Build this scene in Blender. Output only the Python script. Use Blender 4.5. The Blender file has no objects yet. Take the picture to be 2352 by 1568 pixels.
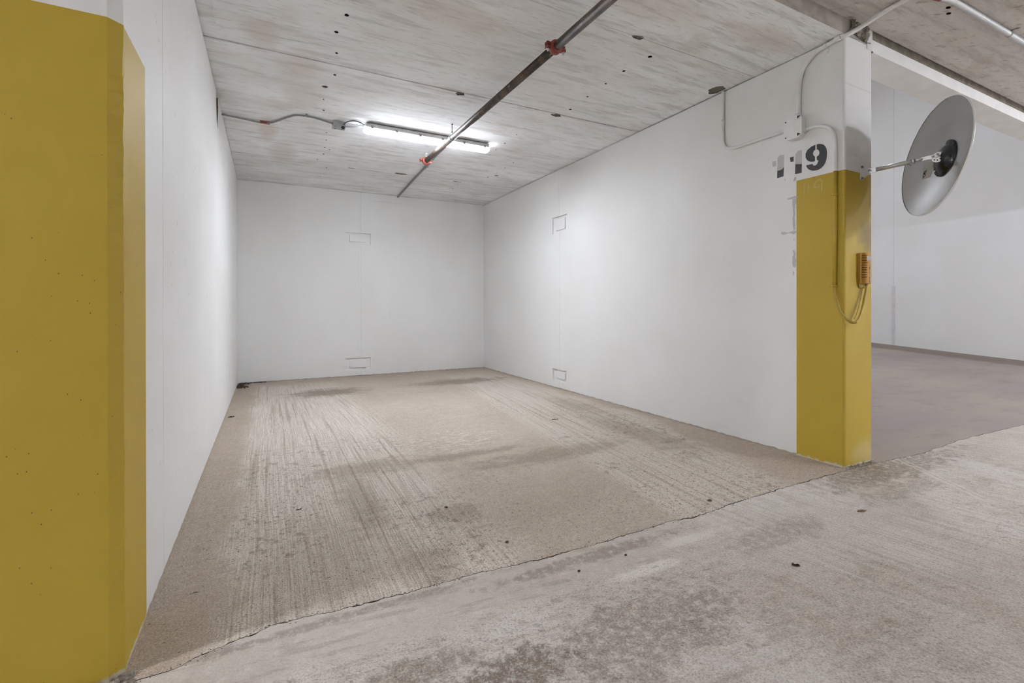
import bpy, bmesh, math, random
from mathutils import Vector, Matrix, noise as mnoise

SC = bpy.context.scene
COL = SC.collection
R = random.Random(7)

# ------------------------------------------------------------------ camera
YAW, ROLL, PITCH = 0.47759, 0.00147, -0.0020
F_PX, PY = 1082.4, 706.67
_r = Vector((math.cos(YAW), -math.sin(YAW), 0.0))
_d = Vector((math.sin(YAW), math.cos(YAW), 0.0))
_z = Vector((0, 0, 1))
_d2 = _d * math.cos(PITCH) + _z * math.sin(PITCH)
_z2 = -_d * math.sin(PITCH) + _z * math.cos(PITCH)
_u = _r * math.cos(ROLL) - _z2 * math.sin(ROLL)
_v = _r * math.sin(ROLL) + _z2 * math.cos(ROLL)
cd = bpy.data.cameras.new('camera')
cd.sensor_width = 36.0
cd.lens = 36.0 * F_PX / 2352.0
cd.shift_y = -(784.0 - PY) / 2352.0
cd.clip_start = 0.02
cam = bpy.data.objects.new('camera', cd)
COL.objects.link(cam)
M = Matrix.Identity(4)
for i in range(3):
    M[i][0], M[i][1], M[i][2] = _u[i], _v[i], -_d2[i]
M[0][3], M[1][3], M[2][3] = 0.0, 0.0, 1.0
cam.matrix_world = M
SC.camera = cam

# ------------------------------------------------------------------ light and exposure
w = bpy.data.worlds.new('world')
SC.world = w
w.use_nodes = True
w.node_tree.nodes['Background'].inputs[0].default_value = (0.95, 0.97, 1.0, 1)
w.node_tree.nodes['Background'].inputs[1].default_value = 0.6
SC.view_settings.view_transform = 'Standard'
SC.view_settings.look = 'None'
SC.view_settings.gamma = 1.0
SC.view_settings.use_curve_mapping = False
SC.view_settings.exposure = 0.36
SC.cycles.use_denoising = True
SC.cycles.max_bounces = 8
SC.cycles.diffuse_bounces = 6
SC.cycles.glossy_bounces = 3
SC.cycles.caustics_reflective = False
SC.cycles.use_adaptive_sampling = True
SC.cycles.adaptive_threshold = 0.15
SC.cycles.adaptive_min_samples = 12
FIXTURE_STRENGTH = 142.0
AISLE_STRENGTH = 152.0
FLANK_STRENGTH = 17.0
LAMP_COLOR = (0.95, 1.0, 1.10)


def lamp(name, loc, power, sx=1.2, sy=0.12, color=LAMP_COLOR):
    ld = bpy.data.lights.new(name, 'AREA')
    ld.shape = 'RECTANGLE'
    ld.size, ld.size_y = sx, sy
    ld.energy = power
    ld.color = color
    o = bpy.data.objects.new(name, ld)
    o.location = loc
    COL.objects.link(o)
    return o


# unseen area lamps added high in the ramp hall to brighten it; the strip lights of stall and aisle are built further down
lamp('ramp_fill_lamp', (6.6, 4.4, 6.2), 92)
lamp('ramp_fill_lamp', (6.6, 9.4, 6.2), 92)
AISLE_LIGHTS = [(5.6, -1.6), (-3.2, 1.1), (9.6, -1.2), (7.0, -3.4), (-4.7, 1.0)]  # all out of view; the last three are extra fill lights

# ------------------------------------------------------------------ measures
XL, XR, YB, YF, H, HA = -0.352, 3.159, 7.12, 1.638, 2.677, 2.777
TH = 0.309
X0, X1, Y0 = -6.0, 12.0, -4.6
XF, ZT = 11.1, 6.3          # far wall and roof of the ramp hall
ramp_z = lambda y: 0.069 * max(0.0, y - 1.62)


# ------------------------------------------------------------------ node helper
def lin(r, g, b):
    f = lambda c: (c / 255 / 12.92) if c / 255 <= 0.04045 else ((c / 255 + 0.055) / 1.055) ** 2.4
    return (f(r), f(g), f(b), 1.0)


class NT:
    def __init__(s, name):
        s.m = bpy.data.materials.new(name)
        s.m.use_nodes = True
        s.t = s.m.node_tree
        s.b = s.t.nodes['Principled BSDF']
        s.geo = s.n('ShaderNodeNewGeometry')
        s.P = s.geo.outputs['Position']
        sp = s.n('ShaderNodeSeparateXYZ')
        s.t.links.new(s.P, sp.inputs[0])
        s.x, s.y, s.z = sp.outputs

    def n(s, k):
        return s.t.nodes.new(k)

    def put(s, sock, v):
        if hasattr(v, 'links'):
            s.t.links.new(v, sock)
        else:
            sock.default_value = v

    def op(s, o, a, b=0.0, c=None, clamp=False):
        k = s.n('ShaderNodeMath')
        k.operation = o
        k.use_clamp = clamp
        s.put(k.inputs[0], a)
        s.put(k.inputs[1], b)
        if c is not None:
            s.put(k.inputs[2], c)
        return k.outputs[0]

    def add(s, a, b): return s.op('ADD', a, b)
    def sub(s, a, b): return s.op('SUBTRACT', a, b)
    def mul(s, a, b): return s.op('MULTIPLY', a, b)
    def mx(s, a, b): return s.op('MAXIMUM', a, b)
    def inv(s, a): return s.op('SUBTRACT', 1.0, a)

    def vec(s, x, y, z=0.0):
        k = s.n('ShaderNodeCombineXYZ')
        for i, v in enumerate((x, y, z)):
            s.put(k.inputs[i], v)
        return k.outputs[0]

    def sc(s, sx, sy, sz=1.0, off=0.0):
        return s.vec(s.add(s.mul(s.x, sx), off), s.mul(s.y, sy), s.mul(s.z, sz))

    def noise(s, v, scale=1.0, detail=3.0, rough=0.55):
        k = s.n('ShaderNodeTexNoise')
        s.put(k.inputs['Vector'], v)
        k.inputs['Scale'].default_value = scale
        k.inputs['Detail'].default_value = detail
        k.inputs['Roughness'].default_value = rough
        return k.outputs['Fac']

    def voro(s, v, scale=1.0):
        k = s.n('ShaderNodeTexVoronoi')
        k.voronoi_dimensions = '2D'
        s.put(k.inputs['Vector'], v)
        k.inputs['Scale'].default_value = scale
        return k.outputs['Distance']

    def ss(s, v, a, b, lo=0.0, hi=1.0):
        k = s.n('ShaderNodeMapRange')
        k.interpolation_type = 'SMOOTHSTEP'
        s.put(k.inputs['Value'], v)
        for nm, q in (('From Min', a), ('From Max', b), ('To Min', lo), ('To Max', hi)):
            s.put(k.inputs[nm], q)
        return k.outputs[0]

    def mix(s, f, a, b, mode='MIX'):
        k = s.n('ShaderNodeMix')
        k.data_type = 'RGBA'
        k.blend_type = mode
        s.put(k.inputs[0], f)
        s.put(k.inputs[6], a)
        s.put(k.inputs[7], b)
        return k.outputs[2]

    def blob(s, a, b, ca, cb, ra, rb, soft=0.5, amp=0.5, nz=None):
        """soft edged ellipse in the plane of the coordinates a, b"""
        da = s.mul(s.sub(a, ca), 1.0 / ra)
        db = s.mul(s.sub(b, cb), 1.0 / rb)
        d = s.op('SQRT', s.add(s.mul(da, da), s.mul(db, db)))
        if nz is not None:
            d = s.add(d, s.mul(s.sub(nz, 0.5), amp * 2))
        return s.ss(d, 1.0 - soft, 1.0 + soft, 1.0, 0.0)

    def bump(s, h, strength=0.3, dist=0.01):
        k = s.n('ShaderNodeBump')
        k.inputs['Strength'].default_value = strength
        k.inputs['Distance'].default_value = dist
        s.put(k.inputs['Height'], h)
        s.t.links.new(k.outputs[0], s.b.inputs['Normal'])

    def out(s, color=None, rough=0.8, metal=0.0, spec=0.3):
        if color is not None:
            s.put(s.b.inputs['Base Color'], color)
        s.put(s.b.inputs['Roughness'], rough)
        s.put(s.b.inputs['Metallic'], metal)
        s.b.inputs['Specular IOR Level'].default_value = spec
        return s.m


MAT = {}


# ---- concrete of the stall floor: broom marks, smooth trowelled strips, dirt
def m_floor_stall():
    s = NT('stall_floor_concrete')
    tan, light, dark = lin(174, 161, 147), lin(214, 206, 195), lin(120, 103, 88)
    rough_n = s.noise(s.sc(1, 1), 3.0, 4)
    big = s.noise(s.sc(1, 1), 0.9, 3)
    mott = s.noise(s.sc(1, 1, 1, 2.0), 11.0, 4, 0.7)
    g1 = s.noise(s.sc(1, 1, 1, 5.0), 46.0, 4, 0.78)
    g2 = s.noise(s.sc(1, 1, 1, 9.0), 170.0, 3, 0.75)
    warp = s.mul(s.sub(s.noise(s.sc(0.5, 0.5), 1.0, 1), 0.5), 0.07)
    wob = s.mul(s.sub(s.noise(s.sc(3, 7, 1, 4.0), 1.0, 2), 0.5), 0.008)
    # broom strokes; those of the left half bow outwards towards the back
    bow = s.mul(s.op('POWER', s.op('ABSOLUTE', s.sub(s.y, 3.0)), 2.0), 0.016)
    xa = s.add(s.add(s.add(s.x, warp), wob), s.mul(bow, s.ss(s.x, 0.1, 0.8)))
    b1 = s.noise(s.vec(s.mul(xa, 150.0), s.mul(s.y, 2.2)), 1.0, 3, 0.65)
    b2 = s.noise(s.vec(s.mul(xa, 34.0), s.mul(s.y, 0.5), 3.0), 1.0, 3, 0.6)
    xr = s.add(s.sub(s.x, s.mul(s.sub(s.y, 1.67), 0.115)), wob)
    b3 = s.noise(s.vec(s.mul(xr, 120.0), s.mul(s.y, 1.6)), 1.0, 3, 0.65)
    b4 = s.noise(s.vec(s.mul(xr, 30.0), s.mul(s.y, 0.4), 6.0), 1.0, 2, 0.6)
    edge = s.mul(s.sub(rough_n, 0.5), 0.22)
    edge2 = s.add(edge, s.mul(s.sub(mott, 0.5), 0.12))
    xe = s.add(s.x, edge2)
    mL = s.mul(s.ss(xe, -0.2, -0.08), s.ss(s.add(xe, s.mul(bow, 0.4)), 0.72, 1.05, 1.0, 0.0))
    mL = s.mul(mL, s.ss(s.add(s.y, edge2), 6.5, 6.9, 1.0, 0.0))
    xre = s.add(xr, s.mul(edge2, 0.35))
    rim = s.op('MINIMUM', s.add(2.62, s.mul(s.sub(s.y, 1.7), 0.29)), 3.06)
    mR = s.mul(s.ss(xre, 1.68, 1.78), s.ss(s.sub(xe, rim), -0.10, 0.04, 1.0, 0.0))
    mR = s.mul(mR, s.ss(s.y, 6.2, 6.9, 1.0, 0.0))
    mB = s.mx(mL, mR)
    c = s.mix(s.ss(big, 0.3, 0.7), tan, lin(184, 172, 158))
    c = s.mix(s.mul(s.ss(mott, 0.48, 0.66), 0.30), c, lin(160, 144, 129))
    c = s.mix(s.mul(s.ss(mott, 0.46, 0.32), 0.25), c, lin(204, 194, 182))
    # broomed surface
    c = s.mix(s.mul(mL, s.ss(b1, 0.40, 0.60, 0.25, 0.95)), c, light)
    c = s.mix(s.mul(mL, s.mul(s.ss(b2, 0.53, 0.66), 0.60)), c, lin(146, 130, 115))
    c = s.mix(s.mul(mR, s.ss(b3, 0.40, 0.60, 0.2, 0.85)), c, lin(210, 202, 190))
    c = s.mix(s.mul(mR, s.mul(s.ss(b4, 0.55, 0.66), 0.5)), c, lin(150, 135, 119))
    # dirt and stains with shapes of their own
    stn = [s.noise(s.sc(1, 1.6, 1, q), 6.0, 4, 0.7) for q in (0.0, 3.7)]
    st = None
    for cx, cy, rx, ry, a in ((0.62, 5.9, 0.36, 0.24, 0.75), (2.25, 5.95, 0.55, 0.20, 0.7), (0.55, 3.02, 0.30, 0.14, 0.5), (0.62, 3.04, 0.30, 0.022, 0.4),
                              (1.75, 2.72, 0.6, 0.12, 0.5), (0.42, 2.55, 0.10, 0.55, 0.4), (1.1, 2.98, 0.5, 0.06, 0.5), (0.25, 3.70, 0.42, 0.014, 0.15),
                              (0.2, 2.0, 0.22, 0.4, 0.25), (2.6, 2.9, 0.16, 0.6, 0.4), (0.8, 2.15, 0.12, 0.10, 0.45), (0.55, 1.75, 0.12, 0.2, 0.35), (2.75, 3.9, 0.14, 0.5, 0.35)):
        nz = stn[int(cx * 10) % 2]
        q = s.mul(s.blob(s.x, s.y, cx, cy, rx, ry, 0.6, 1.4, nz), a)
        st = q if st is None else s.mx(st, q)
    c = s.mix(st, c, dark)
    pale = s.mul(s.blob(s.x, s.y, 1.25, 3.35, 0.38, 0.28, 0.5, 0.9, s.noise(s.sc(6, 9), 1.0, 5)), s.ss(s.noise(s.sc(12, 26), 1.0, 4, 0.7), 0.50, 0.60))
    c = s.mix(s.mul(pale, 0.5), c, lin(220, 213, 203))
    # smooth brown band along the walls
    band = s.mx(s.ss(xe, -0.22, -0.12, 1.0, 0.0), s.ss(s.sub(xe, rim), -0.02, 0.08))
    band = s.mx(band, s.ss(s.add(s.y, edge2), 6.72, 6.95))
    c = s.mix(s.mul(band, 0.36), c, lin(168, 150, 132))
    # grime caught in the rough surface, then grain
    soil = s.add(0.30, s.mul(s.ss(s.noise(s.sc(1.3, 0.9, 1, 7.0), 1.0, 4), 0.42, 0.62), 0.62))
    soil = s.mul(soil, s.add(0.45, s.mul(mB, 0.55)))
    c = s.mix(s.mul(s.ss(g1, 0.53, 0.64), soil), c, lin(118, 102, 89))
    c = s.mix(s.mul(s.ss(g1, 0.46, 0.36), 0.28), c, lin(216, 208, 197))
    c = s.mix(s.mul(s.ss(g2, 0.53, 0.62), s.add(0.42, s.mul(mB, 0.28))), c, lin(104, 90, 78))
    c = s.mix(s.mul(s.ss(g2, 0.46, 0.36), 0.42), c, lin(230, 223, 213))
    gm = s.mul(s.ss(s.noise(s.sc(1, 1, 1, 17.0), 17.0, 5, 0.75), 0.52, 0.60), s.ss(s.noise(s.sc(1.6, 1.6, 1, 21.0), 1.0, 3), 0.45, 0.60))
    c = s.mix(s.mul(s.mul(gm, s.ss(s.y, 4.6, 3.0)), s.add(0.12, s.mul(mB, 0.40))), c, lin(112, 96, 83))
    sp = s.voro(s.sc(13, 17), 1.0)
    c = s.mix(s.mul(s.ss(sp, 0.06, 0.03), s.ss(s.noise(s.sc(3, 3), 1.0, 2), 0.45, 0.6)), c, lin(84, 72, 62))
    h = s.add(s.add(s.mul(s.mul(b1, mL), 1.0), s.mul(s.mul(b3, mR), 0.8)), s.add(s.mul(g1, 1.0), s.mul(g2, 0.4)))
    s.bump(h, 0.45, 0.006)
    return s.out(c, 0.85, 0.0, 0.25)


def m_floor_aisle():
    s = NT('aisle_floor_concrete')
    base, light, dark = lin(188, 178, 168), lin(206, 200, 193), lin(122, 108, 96)
    big = s.noise(s.sc(0.9, 0.9), 1.0, 4)
    mid = s.noise(s.sc(1, 1, 1, 3.0), 5.0, 4, 0.65)
    g1 = s.noise(s.sc(1, 1, 1, 5.0), 30.0, 4, 0.72)
    g2 = s.noise(s.sc(1, 1, 1, 9.0), 150.0, 3, 0.75)
    u = s.add(s.mul(s.x, 0.86), s.mul(s.y, -0.5))
    v = s.add(s.mul(s.x, 0.5), s.mul(s.y, 0.86))
    fleck = s.noise(s.vec(s.mul(u, 34), s.mul(v, 90)), 1.0, 4, 0.65)
    fleck2 = s.noise(s.vec(s.mul(u, 10), s.mul(v, 26), 4.0), 1.0, 6, 0.7)
    broom = s.noise(s.vec(s.mul(s.add(s.x, s.mul(s.y, 0.12)), 90), s.mul(s.y, 1.6)), 1.0, 3, 0.6)
    c = s.mix(s.ss(big, 0.38, 0.62), base, light)
    c = s.mix(s.mul(s.ss(mid, 0.5, 0.66), 0.40), c, lin(160, 148, 136))
    near = s.mul(s.ss(s.x, 1.0, 2.0), s.ss(s.x, 5.5, 8.0, 1.0, 0.0))
    c = s.mix(s.mul(s.mul(s.ss(broom, 0.48, 0.64), near), 0.38), c, lin(150, 138, 127))
    c = s.mix(s.mul(s.mul(s.ss(broom, 0.46, 0.34), near), 0.25), c, lin(216, 211, 204))
    # smooth cement smear beside the joint
    jn = s.ss(s.add(s.y, s.mul(s.sub(mid, 0.5), 0.25)), 1.33, 1.46)
    jn = s.mul(jn, s.ss(s.x, 2.0, 1.3))
    c = s.mix(s.mul(jn, 0.55), c, lin(186, 177, 168))
    stn = [s.noise(s.sc(1, 1, 1, q), 13.0, 5, 0.72) for q in (0.0, 3.7)]
    st = None
    for cx, cy, rx, ry, a in ((0.60, 1.14, 0.20, 0.08, 0.9), (1.05, 1.10, 0.36, 0.16, 0.55), (0.36, 1.26, 0.22, 0.05, 0.6), (1.4, 0.8, 0.5, 0.3, 0.15),
                              (1.15, 1.53, 0.42, 0.035, 0.55), (3.45, 1.5, 0.7, 0.12, 0.65), (3.05, 1.3, 0.35, 0.07, 0.4), (0.2, 1.6, 0.5, 0.02, 0.5), (2.0, 1.3, 0.3, 0.08, 0.35)):
        nz = stn[int(cx * 10) % 2]
        q = s.mul(s.blob(s.x, s.y, cx, cy, rx, ry, 0.35, 1.5, nz), a)
        st = q if st is None else s.mx(st, q)
    c = s.mix(s.mul(st, s.ss(g1, 0.36, 0.56, 0.35, 1.0)), c, dark)
    pl = s.mul(s.blob(s.x, s.y, 1.28, 1.355, 0.16, 0.028, 0.4, 0.9, s.noise(s.sc(1, 1), 14.0, 5, 0.7)), 0.65)
    pl = s.mx(pl, s.mul(s.blob(s.x, s.y, 1.62, 1.45, 0.16, 0.03, 0.4, 1.2, s.noise(s.sc(1, 1, 1, 3), 16.0, 5, 0.7)), 0.5))
    sm = s.ss(s.noise(s.vec(s.mul(s.x, 4.0), s.mul(s.add(s.y, s.mul(s.x, 0.12)), 26.0), 2.0), 1.0, 5, 0.65), 0.52, 0.64)
    c = s.mix(s.mul(s.mul(sm, s.ss(s.x, 2.2, 1.4)), 0.38), c, lin(146, 133, 121))
    c = s.mix(pl, c, lin(222, 217, 209))
    soil = s.ss(s.noise(s.sc(1.1, 1.1, 1, 13.0), 1.0, 4), 0.40, 0.62, 0.25, 0.85)
    soil = s.mul(soil, s.add(1.0, s.mul(jn, -0.75)))
    c = s.mix(s.mul(s.ss(fleck, 0.56, 0.66), s.mul(soil, 0.8)), c, lin(112, 99, 88))
    c = s.mix(s.mul(s.ss(fleck2, 0.56, 0.66), s.mul(soil, 0.7)), c, lin(132, 119, 106))
    c = s.mix(s.mul(s.ss(g1, 0.54, 0.64), s.mul(soil, 0.45)), c, lin(126, 113, 101))
    c = s.mix(s.mul(s.ss(g1, 0.46, 0.36), 0.25), c, lin(220, 215, 208))
    c = s.mix(s.mul(s.ss(g2, 0.53, 0.62), s.add(0.45, s.mul(jn, -0.28))), c, lin(112, 100, 89))
    c = s.mix(s.mul(s.ss(g2, 0.46, 0.36), s.add(0.40, s.mul(jn, -0.22))), c, lin(230, 225, 218))
    # pair of scraped lines running from the pillar into the aisle
    lx = s.sub(s.mul(s.sub(s.x, 3.67), 0.82), s.mul(s.sub(s.y, 1.61), 0.57))
    ly = s.add(s.mul(s.sub(s.x, 3.67), 0.57), s.mul(s.sub(s.y, 1.61), 0.82))
    ln = s.mul(s.mx(s.ss(s.op('ABSOLUTE', lx), 0.012, 0.004), s.ss(s.op('ABSOLUTE', s.sub(lx, 0.035)), 0.012, 0.004)), s.mul(s.ss(ly, -0.75, -0.6), s.ss(ly, 0.0, -0.1)))
    c = s.mix(s.mul(ln, 0.45), c, lin(216, 209, 199))
    return finish_floor(s, c, g1, g2)


def finish_floor(s, c, fine, fleck):
    s.bump(s.add(s.mul(fine, 0.7), s.mul(fleck, 0.5)), 0.3, 0.005)
    return s.out(c, 0.82, 0.0, 0.3)


def m_floor_bay():
    s = NT('neighbour_floor_concrete')
    big = s.noise(s.sc(0.5, 1.2), 1.0, 4)
    mid = s.noise(s.sc(2.5, 6), 1.0, 5, 0.65)
    fleck = s.noise(s.sc(9, 34), 1.0, 4, 0.65)
    fine = s.noise(s.sc(1, 1), 60.0, 4, 0.7)
    c = s.mix(s.ss(big, 0.35, 0.65), lin(150, 139, 136), lin(160, 150, 140))
    c = s.mix(s.mul(s.ss(mid, 0.5, 0.7), 0.4), c, lin(132, 120, 114))
    c = s.mix(s.mul(s.ss(fleck, 0.62, 0.74), 0.6), c, lin(100, 90, 84))
    c = s.mix(s.mul(s.ss(fine, 0.6, 0.75), 0.3), c, lin(112, 100, 94))
    # dirty gutter along the far wall
    dd = s.add(s.sub(s.x, XF), s.mul(s.sub(mid, 0.5), 0.3))
    c = s.mix(s.mul(s.ss(dd, -1.0, -0.75), 0.6), c, lin(108, 94, 82))
    c = s.mix(s.mul(s.ss(dd, -0.4, -0.28), 0.5), c, lin(140, 128, 114))
    return finish_floor(s, c, fine, fleck)


def m_ceiling(name, aisle=False):
    s = NT(name)
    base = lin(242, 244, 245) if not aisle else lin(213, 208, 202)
    big = s.noise(s.sc(0.7, 1.6, 1, 5.0), 1.0, 3)
    st = s.noise(s.sc(2.2, 16), 1.0, 5, 0.65)
    st2 = s.noise(s.sc(9, 90, 1, 2.0), 1.0, 4, 0.7)
    blot = s.noise(s.sc(1, 1.5, 1, 11.0), 2.2, 5, 0.6)
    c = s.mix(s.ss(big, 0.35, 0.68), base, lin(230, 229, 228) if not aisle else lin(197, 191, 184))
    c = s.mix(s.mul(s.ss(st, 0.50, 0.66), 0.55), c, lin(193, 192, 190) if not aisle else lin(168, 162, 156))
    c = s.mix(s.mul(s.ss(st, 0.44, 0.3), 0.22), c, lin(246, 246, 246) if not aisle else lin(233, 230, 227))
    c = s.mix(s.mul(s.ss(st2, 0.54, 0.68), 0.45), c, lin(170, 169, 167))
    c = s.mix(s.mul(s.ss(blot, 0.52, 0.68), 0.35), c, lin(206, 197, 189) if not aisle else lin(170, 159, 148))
    if aisle:
        v = s.add(s.mul(s.x, 0.5), s.mul(s.y, 0.86))
        u = s.sub(s.mul(s.x, 0.86), s.mul(s.y, 0.5))
        f = s.noise(s.vec(s.mul(u, 10), s.mul(v, 24)), 1.0, 4, 0.65)
        c = s.mix(s.mul(s.ss(f, 0.56, 0.70), 0.6), c, lin(132, 122, 114))
    else:
        rs = None
        rsn = s.noise(s.sc(4, 12), 1.0, 4)
        for cx, cy, rx, ry, a in ((-0.03, 3.29, 0.09, 0.18, 0.35), (0.0, 5.05, 0.07, 0.3, 0.4), (0.15, 5.7, 0.12, 0.4, 0.35), (0.98, 2.57, 0.3, 0.12, 0.3),
                                  (0.25, 4.15, 0.14, 0.25, 0.3), (2.74, 1.9, 0.35, 0.1, 0.35), (0.2, 3.6, 0.12, 0.2, 0.3), (0.12, 4.36, 0.1, 0.1, 0.3), (1.9, 1.95, 0.4, 0.15, 0.25)):
            q = s.mul(s.blob(s.x, s.y, cx, cy, rx, ry, 0.6, 0.6, rsn), a)
            rs = q if rs is None else s.mx(rs, q)
        c = s.mix(rs, c, lin(195, 172, 155))
    s.bump(s.add(s.mul(st, 0.5), st2), 0.22, 0.004)
    return s.out(c, 0.85, 0.0, 0.25)


def m_wall(name, axis='y', specks=0.4, blocks=False):
    s = NT(name)
    a = s.y if axis == 'y' else s.x
    base = lin(229, 229, 228)
    n1 = s.noise(s.vec(s.mul(a, 0.9), s.mul(s.z, 0.7)), 1.0, 3)
    n2 = s.noise(s.vec(s.mul(a, 70), s.mul(s.z, 70)), 1.0, 3)
    c = s.mix(s.ss(n1, 0.3, 0.7), base, lin(224, 223, 220))
    fl = s.noise(s.vec(s.mul(a, 52), s.mul(s.z, 20)), 1.0, 3, 0.6)
    area = s.noise(s.vec(s.mul(a, 2.2), s.mul(s.z, 1.4)), 1.0, 2)
    c = s.mix(s.mul(s.ss(fl, 0.665, 0.71), s.mul(s.ss(area, 0.42, 0.62), specks)), c, lin(120, 118, 114))
    # scuffed, unpainted foot of the wall
    ft = s.add(s.z, s.mul(s.sub(s.noise(s.vec(s.mul(a, 14), 0.0), 1.0, 4), 0.5), 0.03))
    c = s.mix(s.mul(s.ss(ft, 0.014, 0.006), 0.8), c, lin(150, 138, 124))
    sm = s.ss(s.noise(s.vec(s.mul(a, 5), s.mul(s.z, 22)), 1.0, 4, 0.7), 0.66, 0.76)
    c = s.mix(s.mul(s.mul(sm, s.ss(s.z, 0.35, 0.03)), 0.45), c, lin(150, 145, 138))
    h = s.add(s.mul(n2, 0.4), s.mul(fl, 0.4))
    if blocks:
        zz = s.op('FRACT', s.mul(s.add(s.z, 0.03), 5.0))
        row = s.op('FLOOR', s.mul(s.add(s.z, 0.03), 5.0))
        xx = s.op('FRACT', s.add(s.mul(a, 2.5), s.mul(s.op('MODULO', row, 2.0), 0.5)))
        lz = s.ss(s.op('ABSOLUTE', s.sub(zz, 0.5)), 0.475, 0.5)
        lx = s.ss(s.op('ABSOLUTE', s.sub(xx, 0.5)), 0.487, 0.5)
        jn = s.mul(s.mx(lz, s.mul(lx, 0.6)), s.mul(s.ss(a, 1.36, 1.38), s.ss(n1, 0.62, 0.4)))
        jn = s.mul(jn, s.mx(s.ss(s.z, 1.15, 0.9), s.ss(s.z, 1.8, 2.1)))
        h = s.sub(h, s.mul(jn, 1.6))
        c = s.mix(s.mul(jn, 0.12), c, lin(190, 190, 188))
    s.bump(h, 0.25, 0.004)
    return s.out(c, 0.6, 0.0, 0.35)


def m_yellow():
    s = NT('yellow_wall_paint')
    n1 = s.noise(s.P, 1.3, 3)
    c = s.mix(s.ss(n1, 0.3, 0.7), (0.50, 0.355, 0.042, 1), (0.47, 0.325, 0.036, 1))
    sp = s.voro(s.vec(s.mul(s.add(s.x, s.mul(s.y, 0.6)), 24), s.mul(s.z, 17)), 1.0)
    pk = s.ss(s.noise(s.P, 7.0, 3, 0.7), 0.54, 0.6)
    c = s.mix(s.mul(s.mul(s.ss(s.add(sp, s.mul(s.noise(s.P, 260.0, 2), 0.03)), 0.055, 0.035), pk), 0.85), c, (0.07, 0.05, 0.015, 1))
    # sooty smudge above the detector, chalky foot
    sm = s.mul(s.blob(s.x, s.z, 3.42, 1.45, 0.09, 0.10, 0.7, 0.5, s.noise(s.P, 12.0, 3)), s.ss(s.y, 1.66, 1.645))
    c = s.mix(s.mul(sm, 0.75), c, (0.16, 0.11, 0.05, 1))
    fz = s.mul(s.blob(s.x, s.z, 3.40, 0.07, 0.13, 0.07, 0.6, 0.6, s.noise(s.P, 9.0, 3)), s.ss(s.y, 1.66, 1.645))
    c = s.mix(s.mul(fz, 0.5), c, (0.62, 0.52, 0.27, 1))
    ft = s.add(s.z, s.mul(s.sub(s.noise(s.P, 30.0, 3), 0.5), 0.05))
    c = s.mix(s.mul(s.ss(ft, 0.016, 0.006), 0.8), c, lin(205, 200, 190))
    s.bump(s.add(s.mul(s.noise(s.P, 60.0, 3), 0.5), s.mul(s.noise(s.P, 14.0, 3), 0.25)), 0.16, 0.004)
    return s.out(c, 0.55, 0.0, 0.35)


def plain(name, col, rough=0.6, metal=0.0, spec=0.4, var=0.12, scale=20.0):
    s = NT(name)
    nz = s.noise(s.P, scale, 3)
    d = tuple(max(0, c * (1 - var)) for c in col[:3]) + (1,)
    c = s.mix(s.ss(nz, 0.35, 0.65), col, d)
    return s.out(c, rough, metal, spec)


def m_pipe():
    s = NT('old_steel_pipe')
    n1 = s.noise(s.sc(6, 14, 6), 1.0, 4, 0.65)
    n2 = s.noise(s.sc(60, 22, 60), 1.0, 4, 0.7)
    c = s.mix(s.ss(n1, 0.4, 0.65), lin(70, 62, 57), lin(104, 88, 76))
    c = s.mix(s.mul(s.ss(n2, 0.60, 0.70), 0.75), c, lin(186, 176, 166))
    s.bump(n2, 0.2, 0.002)
    return s.out(c, 0.42, 0.25, 0.5)


def m_broken():
    s = NT('broken_concrete')
    n1 = s.noise(s.P, 25.0, 5, 0.7)
    c = s.mix(s.ss(n1, 0.35, 0.65), lin(120, 112, 102), lin(186, 178, 166))
    s.bump(s.noise(s.P, 60.0, 5, 0.7), 0.8, 0.01)
    return s.out(c, 0.95, 0, 0.2)


def m_emit(name, strength):
    s = NT(name)
    s.out((0.9, 0.9, 0.9, 1), 0.4)
    s.b.inputs['Emission Color'].default_value = LAMP_COLOR + (1,)
    s.b.inputs['Emission Strength'].default_value = strength
    return s.m


def m_dish():
    s = NT('grey_mirror_back')
    nz = s.noise(s.P, 40.0, 3)
    c = s.mix(nz, lin(160, 159, 157), lin(168, 167, 164))
    m = s.out(c, 0.40, 0.45, 0.5)
    return m


MAT['stall'] = m_floor_stall()
MAT['aisle'] = m_floor_aisle()
MAT['bay'] = m_floor_bay()
MAT['ceil'] = m_ceiling('ceiling_concrete')
MAT['ceil2'] = m_ceiling('aisle_ceiling_concrete', True)
MAT['wl'] = m_wall('white_paint_pitted', 'y', 0.8)
MAT['wr'] = m_wall('white_paint', 'y', 0.12)
MAT['wb'] = m_wall('white_paint_blocks', 'x', 0.12, True)
MAT['wf'] = m_wall('white_paint_far', 'y', 0.05)
MAT['yellow'] = m_yellow()
MAT['dark'] = plain('dark_gap', lin(96, 87, 78), 0.95, 0, 0.1, 0.4, 60)
MAT['hole'] = plain('hole_inside', lin(60, 56, 52), 0.95, 0, 0.1, 0.3, 80)
MAT['chip'] = plain('chipped_concrete', lin(140, 133, 124), 0.95, 0, 0.1, 0.4, 70)
MAT['broken'] = m_broken()
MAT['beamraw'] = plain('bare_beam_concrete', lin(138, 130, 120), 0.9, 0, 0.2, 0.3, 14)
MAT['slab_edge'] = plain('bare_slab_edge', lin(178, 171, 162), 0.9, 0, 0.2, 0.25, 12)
MAT['beam'] = plain('white_beam_paint', lin(238, 237, 235), 0.6, 0, 0.3, 0.06, 6)
MAT['housing'] = plain('grey_fixture_housing', lin(206, 206, 204), 0.5)
MAT['emit'] = m_emit('lit_diffuser', FIXTURE_STRENGTH)
MAT['emit_side'] = m_emit('lit_diffuser_flank', FLANK_STRENGTH)
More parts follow.
